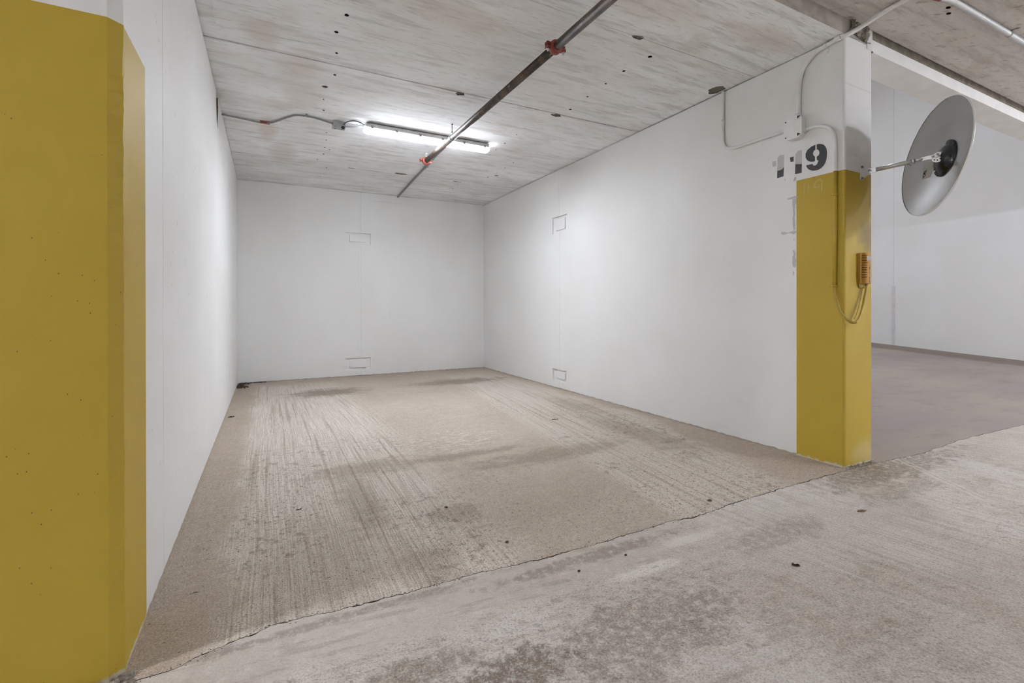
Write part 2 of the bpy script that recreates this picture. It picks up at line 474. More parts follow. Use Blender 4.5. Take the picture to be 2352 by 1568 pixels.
MAT['emit2'] = m_emit('lit_aisle_diffuser', AISLE_STRENGTH)
MAT['latch'] = plain('grey_latch', lin(150, 150, 148), 0.4)
MAT['galv'] = plain('galvanised_steel', lin(176, 178, 178), 0.38, 0.7, 0.5, 0.15, 30)
MAT['emt'] = plain('grey_conduit', lin(150, 152, 152), 0.42, 0.6, 0.5, 0.15, 30)
MAT['emtl'] = plain('bright_conduit', lin(206, 208, 208), 0.36, 0.45, 0.5, 0.08, 20)
MAT['zinc'] = plain('zinc_bolt', lin(196, 198, 198), 0.3, 0.85, 0.5)
MAT['whitecon'] = plain('white_painted_conduit', lin(228, 228, 226), 0.5, 0, 0.4, 0.04)
MAT['ypaint'] = plain('yellow_painted_steel', (0.50, 0.355, 0.042, 1), 0.45, 0, 0.4, 0.08)
MAT['red'] = plain('red_painted_iron', lin(150, 76, 62), 0.5, 0.1, 0.4, 0.25, 40)
MAT['tag'] = plain('red_tag', lin(158, 92, 84), 0.6, 0, 0.3, 0.25, 60)
MAT['black'] = plain('black_plastic', lin(34, 33, 33), 0.25, 0, 0.5, 0.1)
MAT['cord'] = plain('grey_cord', lin(96, 96, 94), 0.5)
MAT['pipe'] = m_pipe()
MAT['dish'] = m_dish()
MAT['rim'] = plain('white_rim_edge', lin(235, 235, 233), 0.3, 0, 0.5, 0.03)
MAT['mirror'] = plain('mirror_face', (0.9, 0.9, 0.9, 1), 0.03, 1.0, 0.5, 0.0)
MAT['steel'] = plain('satin_steel', lin(214, 213, 210), 0.34, 0.5, 0.5, 0.06)
MAT['paper'] = plain('paper_sticker', lin(238, 236, 230), 0.6, 0, 0.3, 0.04)
MAT['ink'] = plain('black_ink', lin(40, 40, 42), 0.6, 0, 0.2, 0.05)
MAT['stencil'] = plain('charcoal_stencil_paint', lin(76, 77, 80), 0.55, 0, 0.3, 0.25, 45)
MAT['patch'] = plain('grey_touch_up_paint', lin(188, 188, 187), 0.6, 0, 0.3, 0.05, 30)
MAT['ghost'] = plain('faded_chalk_mark', (0.56, 0.43, 0.12, 1), 0.6, 0, 0.3, 0.15, 40)
MAT['orange'] = plain('orange_enamel', (0.37, 0.18, 0.014, 1), 0.32, 0.3, 0.5, 0.05)
MAT['orangedark'] = plain('dark_slot', lin(52, 34, 16), 0.8)
MAT['ycord'] = plain('yellow_cord', (0.50, 0.37, 0.075, 1), 0.45, 0, 0.4, 0.05)
MAT['leaf'] = plain('wood_chip', lin(176, 150, 120), 0.8, 0, 0.2, 0.3, 90)
MAT['debris'] = plain('dark_debris', lin(86, 74, 63), 0.9, 0, 0.2, 0.4, 90)
MAT['pebble'] = plain('grey_pebble', lin(110, 102, 92), 0.9, 0, 0.2, 0.3, 90)
MAT['post'] = plain('grey_joint_caulk', lin(216, 213, 214), 0.6, 0, 0.3, 0.1, 9)


# ------------------------------------------------------------------ mesh helpers
def link(name, bm, mats, parent=None, smooth=False, loc=None):
    me = bpy.data.meshes.new(name)
    bmesh.ops.recalc_face_normals(bm, faces=bm.faces[:])
    bm.to_mesh(me)
    bm.free()
    for m in (mats if isinstance(mats, (list, tuple)) else [mats]):
        me.materials.append(MAT[m])
    if smooth:
        for p in me.polygons:
            p.use_smooth = True
    o = bpy.data.objects.new(name, me)
    COL.objects.link(o)
    if parent is not None:
        o.parent = parent
        if parent.location.length > 0:
            o.matrix_parent_inverse = Matrix.Translation(-parent.location)
    return o


def thing(name, label, cat, loc=(0, 0, 0), group=None):
    o = bpy.data.objects.new(name, None)
    o.empty_display_size = 0.05
    o.location = loc
    COL.objects.link(o)
    return tag(o, label, cat, group)


def tag(o, label, cat, group=None, kind=None):
    o['label'] = label
    o['category'] = cat
    if group:
        o['group'] = group
    if kind:
        o['kind'] = kind
    return o


def struct(o, label=None):
    o['kind'] = 'structure'
    if label:
        o['label'] = label
    return o


def box(bm, x0, x1, y0, y1, z0, z1, mi=0, bev=0.0):
    r = bmesh.ops.create_cube(bm, size=1.0)
    for v in r['verts']:
        v.co = Vector(((x0 + x1) / 2 + v.co.x * (x1 - x0), (y0 + y1) / 2 + v.co.y * (y1 - y0), (z0 + z1) / 2 + v.co.z * (z1 - z0)))
    fs = {f for v in r['verts'] for f in v.link_faces}
    if bev > 0:
        es = list({e for f in fs for e in f.edges})
        g = bmesh.ops.bevel(bm, geom=es, offset=bev, segments=2, affect='EDGES', profile=0.5)
        fs = set(g['faces']) | {f for v in r['verts'] if v.is_valid for f in v.link_faces}
        fs = {f for f in fs if f.is_valid}
    for f in fs:
        f.material_index = mi


def frame_of(t):
    a = Vector((0, 0, 1)) if abs(t.z) < 0.9 else Vector((1, 0, 0))
    u = t.cross(a).normalized()
    return u, t.cross(u).normalized()


def spline(pts, n=8):
    P = [Vector(p) for p in pts]
    if len(P) < 3:
        return P
    out = []
    for i in range(len(P) - 1):
        p0 = P[max(i - 1, 0)]
        p1, p2 = P[i], P[i + 1]
        p3 = P[min(i + 2, len(P) - 1)]
        d = ((p2 - p1).length) or 1e-6
        m1 = (p2 - p0) / max(((p2 - p1).length + (p1 - p0).length), 1e-6) * d
        m2 = (p3 - p1) / max(((p3 - p2).length + (p2 - p1).length), 1e-6) * d
        for k in range(n):
            t = k / n
            h1 = 2 * t ** 3 - 3 * t ** 2 + 1
            h2 = t ** 3 - 2 * t ** 2 + t
            h3 = -2 * t ** 3 + 3 * t ** 2
            h4 = t ** 3 - t ** 2
            out.append(h1 * p1 + h2 * m1 + h3 * p2 + h4 * m2)
    out.append(P[-1])
    return out


def tube(bm, pts, r, seg=14, mi=0, cap=True):
    P = [Vector(p) for p in pts]
    rings = []
    u = None
    for i, p in enumerate(P):
        t = (P[min(i + 1, len(P) - 1)] - P[max(i - 1, 0)]).normalized()
        if u is None:
            u, v = frame_of(t)
        else:
            u = (u - t * u.dot(t)).normalized()
            v = t.cross(u)
        rr = r(i / (len(P) - 1)) if callable(r) else r
        rings.append([bm.verts.new(p + (u * math.cos(2 * math.pi * k / seg) + v * math.sin(2 * math.pi * k / seg)) * rr) for k in range(seg)])
    for a, b in zip(rings, rings[1:]):
        for k in range(seg):
            f = bm.faces.new((a[k], a[(k + 1) % seg], b[(k + 1) % seg], b[k]))
            f.material_index = mi
            f.smooth = True
    if cap:
        for g in (rings[0], rings[-1]):
            f = bm.faces.new(g)
            f.material_index = mi


def rod(bm, a, b, r, seg=14, mi=0):
    tube(bm, [a, b], r, seg, mi)


def lathe(bm, o, axis, prof, seg=48, mi=0, closed=False):
    """prof: list of (radius, distance along axis)"""
    axis = Vector(axis).normalized()
    u, v = frame_of(axis)
    rings = []
    for r_, d in prof:
        c = Vector(o) + axis * d
        if r_ < 1e-6:
            rings.append([bm.verts.new(c)])
        else:
            rings.append([bm.verts.new(c + (u * math.cos(2 * math.pi * k / seg) + v * math.sin(2 * math.pi * k / seg)) * r_) for k in range(seg)])
    for a, b in zip(rings, rings[1:]):
        for k in range(seg):
            k2 = (k + 1) % seg
            if len(a) == 1 and len(b) == 1:
                continue
            if len(a) == 1:
                f = bm.faces.new((a[0], b[k2], b[k]))
            elif len(b) == 1:
                f = bm.faces.new((a[k], a[k2], b[0]))
            else:
                f = bm.faces.new((a[k], a[k2], b[k2], b[k]))
            f.material_index = mi
            f.smooth = True


def prism(bm, pts, d, mi=0):
    """polygon pts (3d) extruded along vector d"""
    d = Vector(d)
    a = [bm.verts.new(Vector(p)) for p in pts]
    b = [bm.verts.new(Vector(p) + d) for p in pts]
    fs = [bm.faces.new(a), bm.faces.new(b[::-1])]
    n = len(a)
    for i in range(n):
        fs.append(bm.faces.new((a[i], b[i], b[(i + 1) % n], a[(i + 1) % n])))
    for f in fs:
        f.material_index = mi


def cut(o, cutter):
    """subtract cutter from o for good"""
    md = o.modifiers.new('cut', 'BOOLEAN')
    md.operation = 'DIFFERENCE'
    md.object = cutter
    md.solver = 'EXACT'
    try:
        md.material_mode = 'TRANSFER'
    except Exception:
        pass
    dg = bpy.context.evaluated_depsgraph_get()
    dg.update()
    me = bpy.data.meshes.new_from_object(o.evaluated_get(dg))
    o.modifiers.clear()
    old = o.data
    o.data = me
    me.name = o.name
    bpy.data.meshes.remove(old)
    cm = cutter.data
    bpy.data.objects.remove(cutter)
    bpy.data.meshes.remove(cm)


def lump(bm, c, rx, ry, rz, seed=0, mi=0, sub=2, rough=0.35):
    r = bmesh.ops.create_icosphere(bm, subdivisions=sub, radius=1.0)
    for v in r['verts']:
        k = 1 + rough * mnoise.noise(v.co * 1.7 + Vector((seed * 3.1, seed * 1.3, 0)))
        v.co = Vector((c[0] + v.co.x * rx * k, c[1] + v.co.y * ry * k, c[2] + v.co.z * rz * k))
    for f in {f for v in r['verts'] for f in v.link_faces}:
        f.material_index = mi


# ------------------------------------------------------------------ floor (two slabs with a ragged joint)
joint = [(-6, 1.60), (-0.9, 1.60), (-0.352, 1.585), (-0.233, 1.588), (-0.068, 1.642), (0.027, 1.662), (0.181, 1.65), (0.377, 1.635), (0.684, 1.631), (0.933, 1.604),
         (1.298, 1.601), (1.687, 1.606), (1.815, 1.592), (2.155, 1.613), (2.523, 1.619), (3.081, 1.615), (3.413, 1.605), (3.963, 1.564), (4.581, 1.592), (5.662, 1.544), (12.0, 1.56)]


def jy(x):
    for (a, ya), (b, yb) in zip(joint, joint[1:]):
        if a <= x <= b:
            return ya + (yb - ya) * (x - a) / (b - a)
    return 1.6


def build_floor():
    bm = bmesh.new()
    xs = []
    x = -6.0
    while x < 12.0:
        xs.append(x)
        x += 0.005 if -0.5 < x < 3.45 else (0.02 if 3.45 <= x < 7 else 0.25)
    xs.append(12.0)
    hi, lo = [], []
    for x in xs:
        nv = lambda f, q: mnoise.noise(Vector((x * f, q, 0)))
        j = jy(x) + 0.008 * nv(9, 3.3) + 0.006 * nv(26, 1.3) + 0.0045 * nv(70, 5.3)
        g = 0.0016 + 0.0045 * max(0, nv(6, 9.3)) + 0.0035 * abs(nv(48, 2.3))
        chip = 0.014 * max(0.0, nv(5.0, 20.3) - 0.30) + 0.010 * max(0.0, nv(33, 31.3) - 0.25)
        hi.append(j + g / 2)
        lo.append(j - g / 2 - chip)
    def strip(ya, yb, mi, far, ztop=0.0):
        nonlocal xs
        top = [bm.verts.new((x, y, ztop)) for x, y in zip(xs, ya)]
        in_ = [bm.verts.new((x, y, -0.016)) for x, y in zip(xs, ya)]
        out = [bm.verts.new((x, far, ztop)) for x in xs]
        for i in range(len(xs) - 1):
            m = mi(xs[i]) if callable(mi) else mi
            bm.faces.new((top[i], top[i + 1], out[i + 1], out[i])).material_index = m
            bm.faces.new((top[i], in_[i], in_[i + 1], top[i + 1])).material_index = 3
    xr0 = next(i for i, x in enumerate(xs) if x > XR + 0.15)
    all_x, all_hi = xs, hi
    xs, hi_ = all_x[:xr0 + 1], all_hi[:xr0 + 1]
    strip(hi_, None, 0, YB + 0.2)
    xs, hi_ = all_x[xr0:], all_hi[xr0:]
    strip(hi_, None, 2, 1.62)
    v = [bm.verts.new(q) for q in ((xs[0], 1.62, 0), (xs[-1], 1.62, 0), (xs[-1], 14.0, ramp_z(14)), (xs[0], 14.0, ramp_z(14)))]
    bm.faces.new(v).material_index = 2
    xs = all_x
    strip(lo, None, 1, Y0)
    v = [bm.verts.new(q) for q in ((-6, 1.3, -0.014), (12.0, 1.3, -0.014), (12.0, 1.618, -0.014), (-6, 1.618, -0.014))]
    bm.faces.new(v).material_index = 3
    # underside
    v = [bm.verts.new(q) for q in ((-6, Y0, -0.12), (12.0, Y0, -0.12), (12.0, 14, -0.12), (-6, 14, -0.12))]
    bm.faces.new(v).material_index = 3
    me_o = link('floor', bm, ['stall', 'aisle', 'bay', 'dark'])
    for p in me_o.data.polygons:       # every slab face looks up
        if p.normal.z < -0.5:
            p.flip()
    return struct(me_o)


FLOOR = build_floor()
bm = bmesh.new()
for k in range(420):                     # crumbs broken from the edges of the joint
    x = R.uniform(-0.33, 3.5)
    rr = R.uniform(0.0010, 0.0024) * (1.6 if R.random() < 0.1 else 1)
    lump(bm, (x, jy(x) + R.gauss(0, 0.007), rr * 0.3), rr * 1.3, rr, rr * 0.6, k, 0, 1, 0.5)
link('joint_crumbs', bm, 'chip', FLOOR)['kind'] = 'stuff'

# ------------------------------------------------------------------ ceiling
holes = [(0.405, 2.849), (0.375, 3.053), (0.406, 3.305), (0.432, 3.614), (0.401, 4.08), (0.423, 4.305), (0.409, 4.533), (0.501, 4.852), (0.522, 5.068), (0.533, 5.31),
         (0.543, 5.543), (0.501, 5.771), (0.626, 6.064), (0.623, 6.314), (0.595, 6.505), (0.641, 6.765), (0.586, 5.36), (2.155, 4.057), (2.162, 4.327), (2.165, 4.552),
         (2.542, 4.872), (2.548, 5.101), (2.547, 5.331), (2.532, 5.561), (2.318, 6.086), (2.329, 6.321), (2.3, 6.534), (2.329, 6.791), (2.284, 2.389), (2.257, 2.62),
         (2.262, 2.831), (2.273, 3.074), (2.29, 3.338)]
chips = [(1.346, 3.485, 0.045, 0.03), (2.248, 3.492, 0.05, 0.03), (3.095, 2.52, 0.06, 0.085), (1.485, 5.917, 0.09, 0.035), (2.055, 2.25, 0.05, 0.025), (0.387, 3.842, 0.025, 0.02),
         (2.6, 5.45, 0.03, 0.02), (0.9, 5.95, 0.05, 0.012), (2.25, 5.95, 0.06, 0.015)]


def build_ceiling():
    bm = bmesh.new()
    ys = [YF - 0.004, 2.249, 3.466, 4.676, 5.905, YB + 0.2]
    dz = [0.0, 0.003, 0.0, 0.002, 0.0]
    for i in range(5):
        g = 0.0038
        box(bm, -0.9, XR + TH - 0.003, ys[i] + (g if i else 0), ys[i + 1] - g, H + dz[i], H + 0.1 + 0.08, 0)
    box(bm, -0.9, XR + TH - 0.01, ys[0] + 0.03, ys[-1], H + 0.03, H + 0.15, 1)
    o = link('ceiling', bm, ['ceil', 'hole', 'chip'])
    cb = bmesh.new()
    for k, (x, y) in enumerate(holes):
        rr = R.uniform(0.007, 0.011) * (1.3 if y < 4 else 1.0)
        pts = [(x + rr * math.cos(a) * R.uniform(0.8, 1.2), y + rr * math.sin(a) * R.uniform(0.8, 1.2), H - 0.02) for a in [i * math.pi / 4 for i in range(8)]]
        prism(cb, pts, (0, 0, 0.06), 1)
    for k, (x, y, rx, ry) in enumerate(chips):
        pts = [(x + rx * math.cos(a) * R.uniform(0.65, 1.15), y + ry * math.sin(a) * R.uniform(0.65, 1.15), H - 0.02) for a in [i * math.pi / 7 for i in range(14)]]
        prism(cb, pts, (0, 0, 0.029), 2)
    c = link('cutter', cb, ['ceil', 'hole', 'chip'])
    cut(o, c)
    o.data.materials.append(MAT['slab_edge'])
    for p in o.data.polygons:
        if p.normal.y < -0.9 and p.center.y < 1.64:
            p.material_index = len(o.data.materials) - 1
    return struct(o)


build_ceiling()

bm = bmesh.new()
box(bm, X0, X1, Y0, YF - 0.004, HA, HA + 0.15, 0)
ca = link('ceiling_aisle', bm, ['ceil2', 'hole'])
cb = bmesh.new()
for x, y in ((3.60, 1.30), (3.675, 1.325)):
    prism(cb, [(x + 0.018 * math.cos(a), y + 0.011 * math.sin(a), HA - 0.02) for a in [i * math.pi / 4 for i in range(8)]], (0, 0, 0.05), 1)
cut(ca, link('cutter', cb, ['ceil2', 'hole']))
struct(ca)

# beam over the mouth of the neighbouring bay
bm = bmesh.new()
bx0 = XR + TH + 0.004
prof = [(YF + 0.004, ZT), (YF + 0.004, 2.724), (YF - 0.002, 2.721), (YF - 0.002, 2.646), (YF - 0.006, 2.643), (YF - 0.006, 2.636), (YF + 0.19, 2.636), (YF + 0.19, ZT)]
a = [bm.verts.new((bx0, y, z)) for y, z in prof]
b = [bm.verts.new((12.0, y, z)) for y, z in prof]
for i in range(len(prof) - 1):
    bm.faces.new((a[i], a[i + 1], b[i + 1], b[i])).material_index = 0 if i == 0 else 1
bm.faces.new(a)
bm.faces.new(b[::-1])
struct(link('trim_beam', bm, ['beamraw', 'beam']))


# ------------------------------------------------------------------ walls
def wall_column(name, prof, levels, mats, choose, jit=None, jamp=0.003, top_in=0.012, ztop=H - 0.005):
    """closed outline (ccw, seen from above) raised through the z levels; the head is set back by a mortar strip"""
    bm = bmesh.new()
    n = len(prof)
    rings = []
    for z in levels:
        ring = []
        for i, (x, y) in enumerate(prof):
            if jit and i in jit:
                k = jamp * mnoise.noise(Vector((z * 13, i * 7.7, 0))) + jamp * 0.8 * mnoise.noise(Vector((z * 47, i * 3.1, 4)))
                x, y = x + k, y - k * 0.7
            ring.append(bm.verts.new((x, y, z)))
        rings.append(ring)
    for zi in range(len(levels) - 1):
        for i in range(n):
            f = bm.faces.new((rings[zi][i], rings[zi][(i + 1) % n], rings[zi + 1][(i + 1) % n], rings[zi + 1][i]))
            f.material_index = choose((prof[i][0] + prof[(i + 1) % n][0]) / 2, (prof[i][1] + prof[(i + 1) % n][1]) / 2, (levels[zi] + levels[zi + 1]) / 2)
    bm.faces.new(rings[-1])
    bm.faces.new(rings[0][::-1])
    return struct(link(name, bm, mats))


def mortar(o, x0, x1, y0, y1, mi):
    """bedding strip between the wall head and the slab, set back from the faces"""
    bm = bmesh.new()
    bm.from_mesh(o.data)
    box(bm, x0 + 0.012, x1 - 0.012, y0 + 0.03, y1 - 0.012, H - 0.02, H + 0.014, mi)
    bm.to_mesh(o.data)
    bm.free()


def groove(x, y, d, side):
    """three outline points of a shallow vertical joint on a wall face x = const"""
    return [(x, y - d * side), (x - 0.005 * (1 if x == XL else -1), y), (x, y + d * side)]


zl = 1.774
lv = [0.0] + [0.02 * i for i in range(1, 88)] + [zl] + [zl + 0.03 * i for i in range(1, 30)] + [H - 0.005]
WL = wall_column('wall_left',
                 [(-0.665, YB + 0.1), (-0.665, 1.90), (-0.665, 1.64), (-0.637, 1.612), (-0.380, 1.612), (XL, 1.640), (XL, 1.652), (XL, 1.90)] + groove(XL, 2.186, 0.004, 1) + [(XL, YB + 0.1)],
                 lv, ['wl', 'yellow', 'chip', 'dark'], lambda x, y, z: 1 if (y < 1.90 and z < zl) else 0, jit={5}, jamp=0.0025)
cb = bmesh.new()
prism(cb, [(XL - 0.04, y, z) for y, z in ((4.27, 2.69), (4.42, 2.69), (4.45, 2.6), (4.40, 2.50), (4.34, 2.40), (4.31, 2.46), (4.28, 2.58))], (0.05, 0, 0), 2)
cut(WL, link('cutter', cb, ['wl', 'yellow', 'chip', 'dark']))
mortar(WL, -0.665, XL, 1.612, YB + 0.1, 3)

zr = 1.845
c_ = 0.014
prR = [(XR, YB + 0.1)] + [(XR, 4.842), (XR + 0.004, 4.839), (XR, 4.836)] + [(XR, 1.937), (XR, YF + c_), (XR + 0.004, YF + 0.004), (XR + c_, YF), (XR + TH - 0.006, YF), (XR + TH, YF + 0.006), (XR + TH, 1.937), (XR + TH, YB + 0.1)]
WR = wall_column('wall_right', prR, [0.0, 0.5, 1.0, 1.5, zr, 2.2, H - 0.005], ['wr', 'yellow', 'chip', 'dark'],
                 lambda x, y, z: 1 if (y < 1.937 and z < zr) else 0)
cb = bmesh.new()
for z0, z1 in ((1.905, 2.108), (0.087, 0.234)):
    box(cb, XR - 0.02, XR + 0.022, 4.683, 5.002, z0, z1, 0)
cut(WR, link('cutter', cb, ['wr', 'yellow', 'chip', 'dark']))
mortar(WR, XR, XR + TH, YF, YB + 0.1, 3)
for z0, z1 in ((1.905, 2.108), (0.087, 0.234)):
    bm = bmesh.new()
    box(bm, XR + 0.005, XR + 0.0225, 4.735, 4.945, z0 + 0.035, z1 - 0.03, 0, 0.002)
    o = link('embedded_plate', bm, 'wr', WR)

# head of the pillar: white flap and broken concrete beside it
bm = bmesh.new()
box(bm, XR + 0.247, XR + TH, YF - 0.005, YF + 0.03, H - 0.03, HA - 0.002, 0, 0.002)
link('pillar_head', bm, 'wr', WR)
bm = bmesh.new()
N1, N2 = 22, 14
gv = []
for i in range(N1 + 1):
    row = []
    for j in range(N2 + 1):
        x = XR + 0.05 + (0.205) * i / N1
        lowz = 2.700 - 0.03 * (i / N1) + 0.008 * mnoise.noise(Vector((i * 0.6, 0, 2)))
        z = lowz + (HA + 0.002 - lowz) * j / N2
        row.append(bm.verts.new((x, YF - 0.012 + 0.02 * mnoise.noise(Vector((x * 40, z * 40, 1))) + 0.012 * mnoise.noise(Vector((x * 95, z * 95, 1))), z)))
    gv.append(row)
for i in range(N1):
    for j in range(N2):
        bm.faces.new((gv[i][j], gv[i + 1][j], gv[i + 1][j + 1], gv[i][j + 1]))
link('broken_concrete', bm, 'broken', WR)
# crumbled mortar at the pillar foot
bm = bmesh.new()
for k in range(26):
    x = XR + 0.0 + R.random() * 0.33
    lump(bm, (x, YF - 0.012 + R.uniform(-0.012, 0.014), 0.002), R.uniform(0.006, 0.02), R.uniform(0.005, 0.012), R.uniform(0.003, 0.012), k, 0, 1)
link('mortar_crumbs', bm, 'broken', WR)['kind'] = 'stuff'
bm = bmesh.new()
for k in range(20):
    x = XL - 0.1 + R.random() * 0.13
    lump(bm, (x, 1.60 + R.uniform(-0.02, 0.012), 0.002), R.uniform(0.006, 0.018), R.uniform(0.005, 0.014), R.uniform(0.004, 0.012), k + 40, 0, 1)
link('mortar_crumbs', bm, 'broken', WL)['kind'] = 'stuff'

# back wall with its joint and weld plates
bm = bmesh.new()
pb = [(-0.7, YB), (1.174, YB), (1.176, YB + 0.004), (1.204, YB + 0.004), (1.206, YB), (XR + 0.2, YB), (XR + 0.2, YB + 0.25), (-0.7, YB + 0.25)]
a = [bm.verts.new((x, y, 0)) for x, y in pb]
b = [bm.verts.new((x, y, H - 0.003)) for x, y in pb]
for i in range(len(pb)):
    k = (i + 1) % len(pb)
    bm.faces.new((a[i], a[k], b[k], b[i]))
bm.faces.new(b)
bm.faces.new(a[::-1])
WB = struct(link('wall_back', bm, ['wb', 'dark']))
cb = bmesh.new()
for z0, z1 in ((1.914, 2.078), (0.085, 0.262)):
    box(cb, 0.986, 1.340, YB - 0.02, YB + 0.022, z0, z1, 0)
cut(WB, link('cutter', cb, ['wb', 'dark']))
mortar(WB, -0.7, XR + 0.2, YB, YB + 0.25, 1)
for z0, z1 in ((1.914, 2.078), (0.085, 0.262)):
    bm = bmesh.new()
    box(bm, 1.05, 1.277, YB + 0.005, YB + 0.0225, z0 + 0.035, z1 - 0.032, 0, 0.002)
    link('embedded_plate', bm, 'wb', WB)

# hall of the ramp that climbs beside the stall: far wall, end wall, side wall above the stall, roof
bm = bmesh.new()
box(bm, XF, XF + 0.25, Y0, 14.0, -0.1, ZT, 0)
WF = struct(link('wall_far', bm, ['wf']))
bm = bmesh.new()
box(bm, XF - 0.01, XF, 4.828, 4.880, 0.21, 1.40, 0)
link('joint_strip', bm, 'post', WF)
bm = bmesh.new()
box(bm, XF - 0.002, XF, 4.851, 4.859, 1.40, ZT, 0)
link('joint_line', bm, 'post', WF)
bm = bmesh.new()
box(bm, XR, XF + 0.25, 14.0, 14.25, 0, ZT, 0)
struct(link('wall_ramp_end', bm, ['wf']))
bm = bmesh.new()
box(bm, XR + 0.01, XR + TH, YF + 0.05, 14.0, H + 0.19, ZT, 0)
box(bm, XR + 0.21, XR + TH, YB + 0.1, 14.0, 0, H + 0.19, 0)
struct(link('wall_ramp_side', bm, ['wf']))
bm = bmesh.new()
box(bm, XR, XF + 0.25, YF, 14.25, ZT, ZT + 0.15, 0)
struct(link('ceiling_ramp', bm, ['ceil2']))

# wall behind the camera and the closed left end of the aisle
bm = bmesh.new()
box(bm, X0, X1, Y0 - 0.2, Y0, 0, HA, 0)
struct(link('wall_aisle', bm, ['wf']))
bm = bmesh.new()
box(bm, X0 - 0.2, X0, Y0, YF + 0.1, 0, HA, 0)
struct(link('wall_aisle_end', bm, ['wf']))
bm = bmesh.new()
box(bm, X0, -0.668, YF, YF + 0.2, 0, HA, 0)
struct(link('wall_beyond_left', bm, ['wf']))

# ------------------------------------------------------------------ stencilled bay number, touch-up paint, old chalk number
flat = lambda L: [(XR - 0.0006, y, z) for y, z in L]


def paint(name, polys, mat, label=None):
    bm = bmesh.new()
    for L in polys:
        prism(bm, flat(L), (0.0004, 0, 0), 0)
    o = link(name, bm, mat, WR)
    if label:
        o['label'] = label
    return o


flagA = [(2.107, 2.02), (2.079, 2.018), (2.08, 1.981), (2.106, 1.983)]
stemAg = [(2.071, 1.946), (2.069, 2.035), (2.053, 2.05), (2.022, 2.046), (2.024, 1.959), (2.037, 1.948), (2.054, 1.945)]
stemAd = [(2.071, 1.946), (2.054, 1.945), (2.037, 1.948), (2.024, 1.959), (2.027, 1.897), (2.072, 1.895)]
flagB = [(1.982, 2.013), (1.956, 2.014), (1.956, 1.98), (1.976, 1.981)]
stemBg = [(1.944, 2.026), (1.927, 2.042), (1.9, 2.043), (1.901, 1.948), (1.945, 1.959)]
stemBd = [(1.945, 1.959), (1.901, 1.948), (1.902, 1.89), (1.946, 1.892)]
nineL = [(1.814, 2.05), (1.84, 2.045), (1.864, 2.031), (1.876, 2.01), (1.876, 1.984), (1.866, 1.963), (1.847, 1.948), (1.826, 1.943), (1.816, 1.944), (1.816, 1.973), (1.826, 1.985), (1.829, 1.996), (1.824, 2.012), (1.814, 2.017)]
nineR = [(1.805, 2.05), (1.79, 2.048), (1.774, 2.042), (1.762, 2.034), (1.751, 2.018), (1.744, 2.0), (1.741, 1.974), (1.743, 1.954), (1.746, 1.933), (1.753, 1.914), (1.764, 1.899), (1.777, 1.889), (1.791, 1.883), (1.805, 1.882), (1.819, 1.883), (1.833, 1.886), (1.846, 1.893), (1.858, 1.902), (1.866, 1.914), (1.873, 1.927), (1.869, 1.932), (1.831, 1.93), (1.828, 1.921), (1.821, 1.916), (1.813, 1.915), (1.805, 1.919), (1.799, 1.928), (1.794, 1.941), (1.805, 1.948), (1.805, 1.971), (1.795, 1.974), (1.79, 1.981), (1.788, 1.992), (1.791, 2.003), (1.796, 2.011), (1.805, 2.017)]
paint('stencilled_number', [stemAd, flagB, stemBd, nineL, nineR], 'stencil', 'charcoal stencilled number 119 on the white wall')
paint('grey_overpaint', [flagA, stemAg, stemBg], 'patch', 'pale grey paint over the two ones of 119')
barTop = [(1.997, 1.737), (1.98, 1.741), (1.954, 1.745), (1.93, 1.739), (1.93, 1.73), (1.958, 1.729), (1.988, 1.729), (2.0, 1.733)]
barV = [(1.964, 1.73), (1.94, 1.727), (1.938, 1.69), (1.946, 1.686), (1.948, 1.645), (1.945, 1.622), (1.948, 1.57), (1.946, 1.517), (1.955, 1.507), (1.961, 1.542), (1.964, 1.588), (1.959, 1.632), (1.965, 1.678)]
barLow = [(2.043, 1.514), (2.019, 1.513), (1.996, 1.505), (1.965, 1.509), (1.94, 1.51), (1.94, 1.494), (1.954, 1.488), (1.988, 1.501), (2.008, 1.496), (2.031, 1.494), (2.043, 1.504)]
drop = [(1.959, 1.456), (1.955, 1.458), (1.949, 1.453), (1.952, 1.446), (1.958, 1.447)]
blobp = [(1.961, 1.378), (1.952, 1.381), (1.942, 1.356), (1.944, 1.333), (1.94, 1.313), (1.94, 1.276), (1.943, 1.266), (1.952, 1.263), (1.964, 1.273), (1.963, 1.309), (1.965, 1.335), (1.956, 1.35)]
tailp = [(1.958, 1.239), (1.952, 1.233), (1.955, 1.219), (1.962, 1.203), (1.96, 1.222)]
patchp = [(1.95, 1.875), (1.94, 1.872), (1.94, 1.856), (1.942, 1.846), (1.961, 1.846), (1.951, 1.859)]
spotp = [(2.022, 1.877), (2.013, 1.876), (2.011, 1.864), (2.018, 1.862)]


def ragged(L, amp=0.003):
    out = []
    n = len(L)
    for i in range(n):
        (a, b), (c, d) = L[i], L[(i + 1) % n]
        k = max(1, int(math.hypot(c - a, d - b) / 0.008))
        for j in range(k):
            t = j / k
            out.append((a + (c - a) * t + R.uniform(-amp, amp), b + (d - b) * t + R.uniform(-amp, amp) * 0.6))
    return out


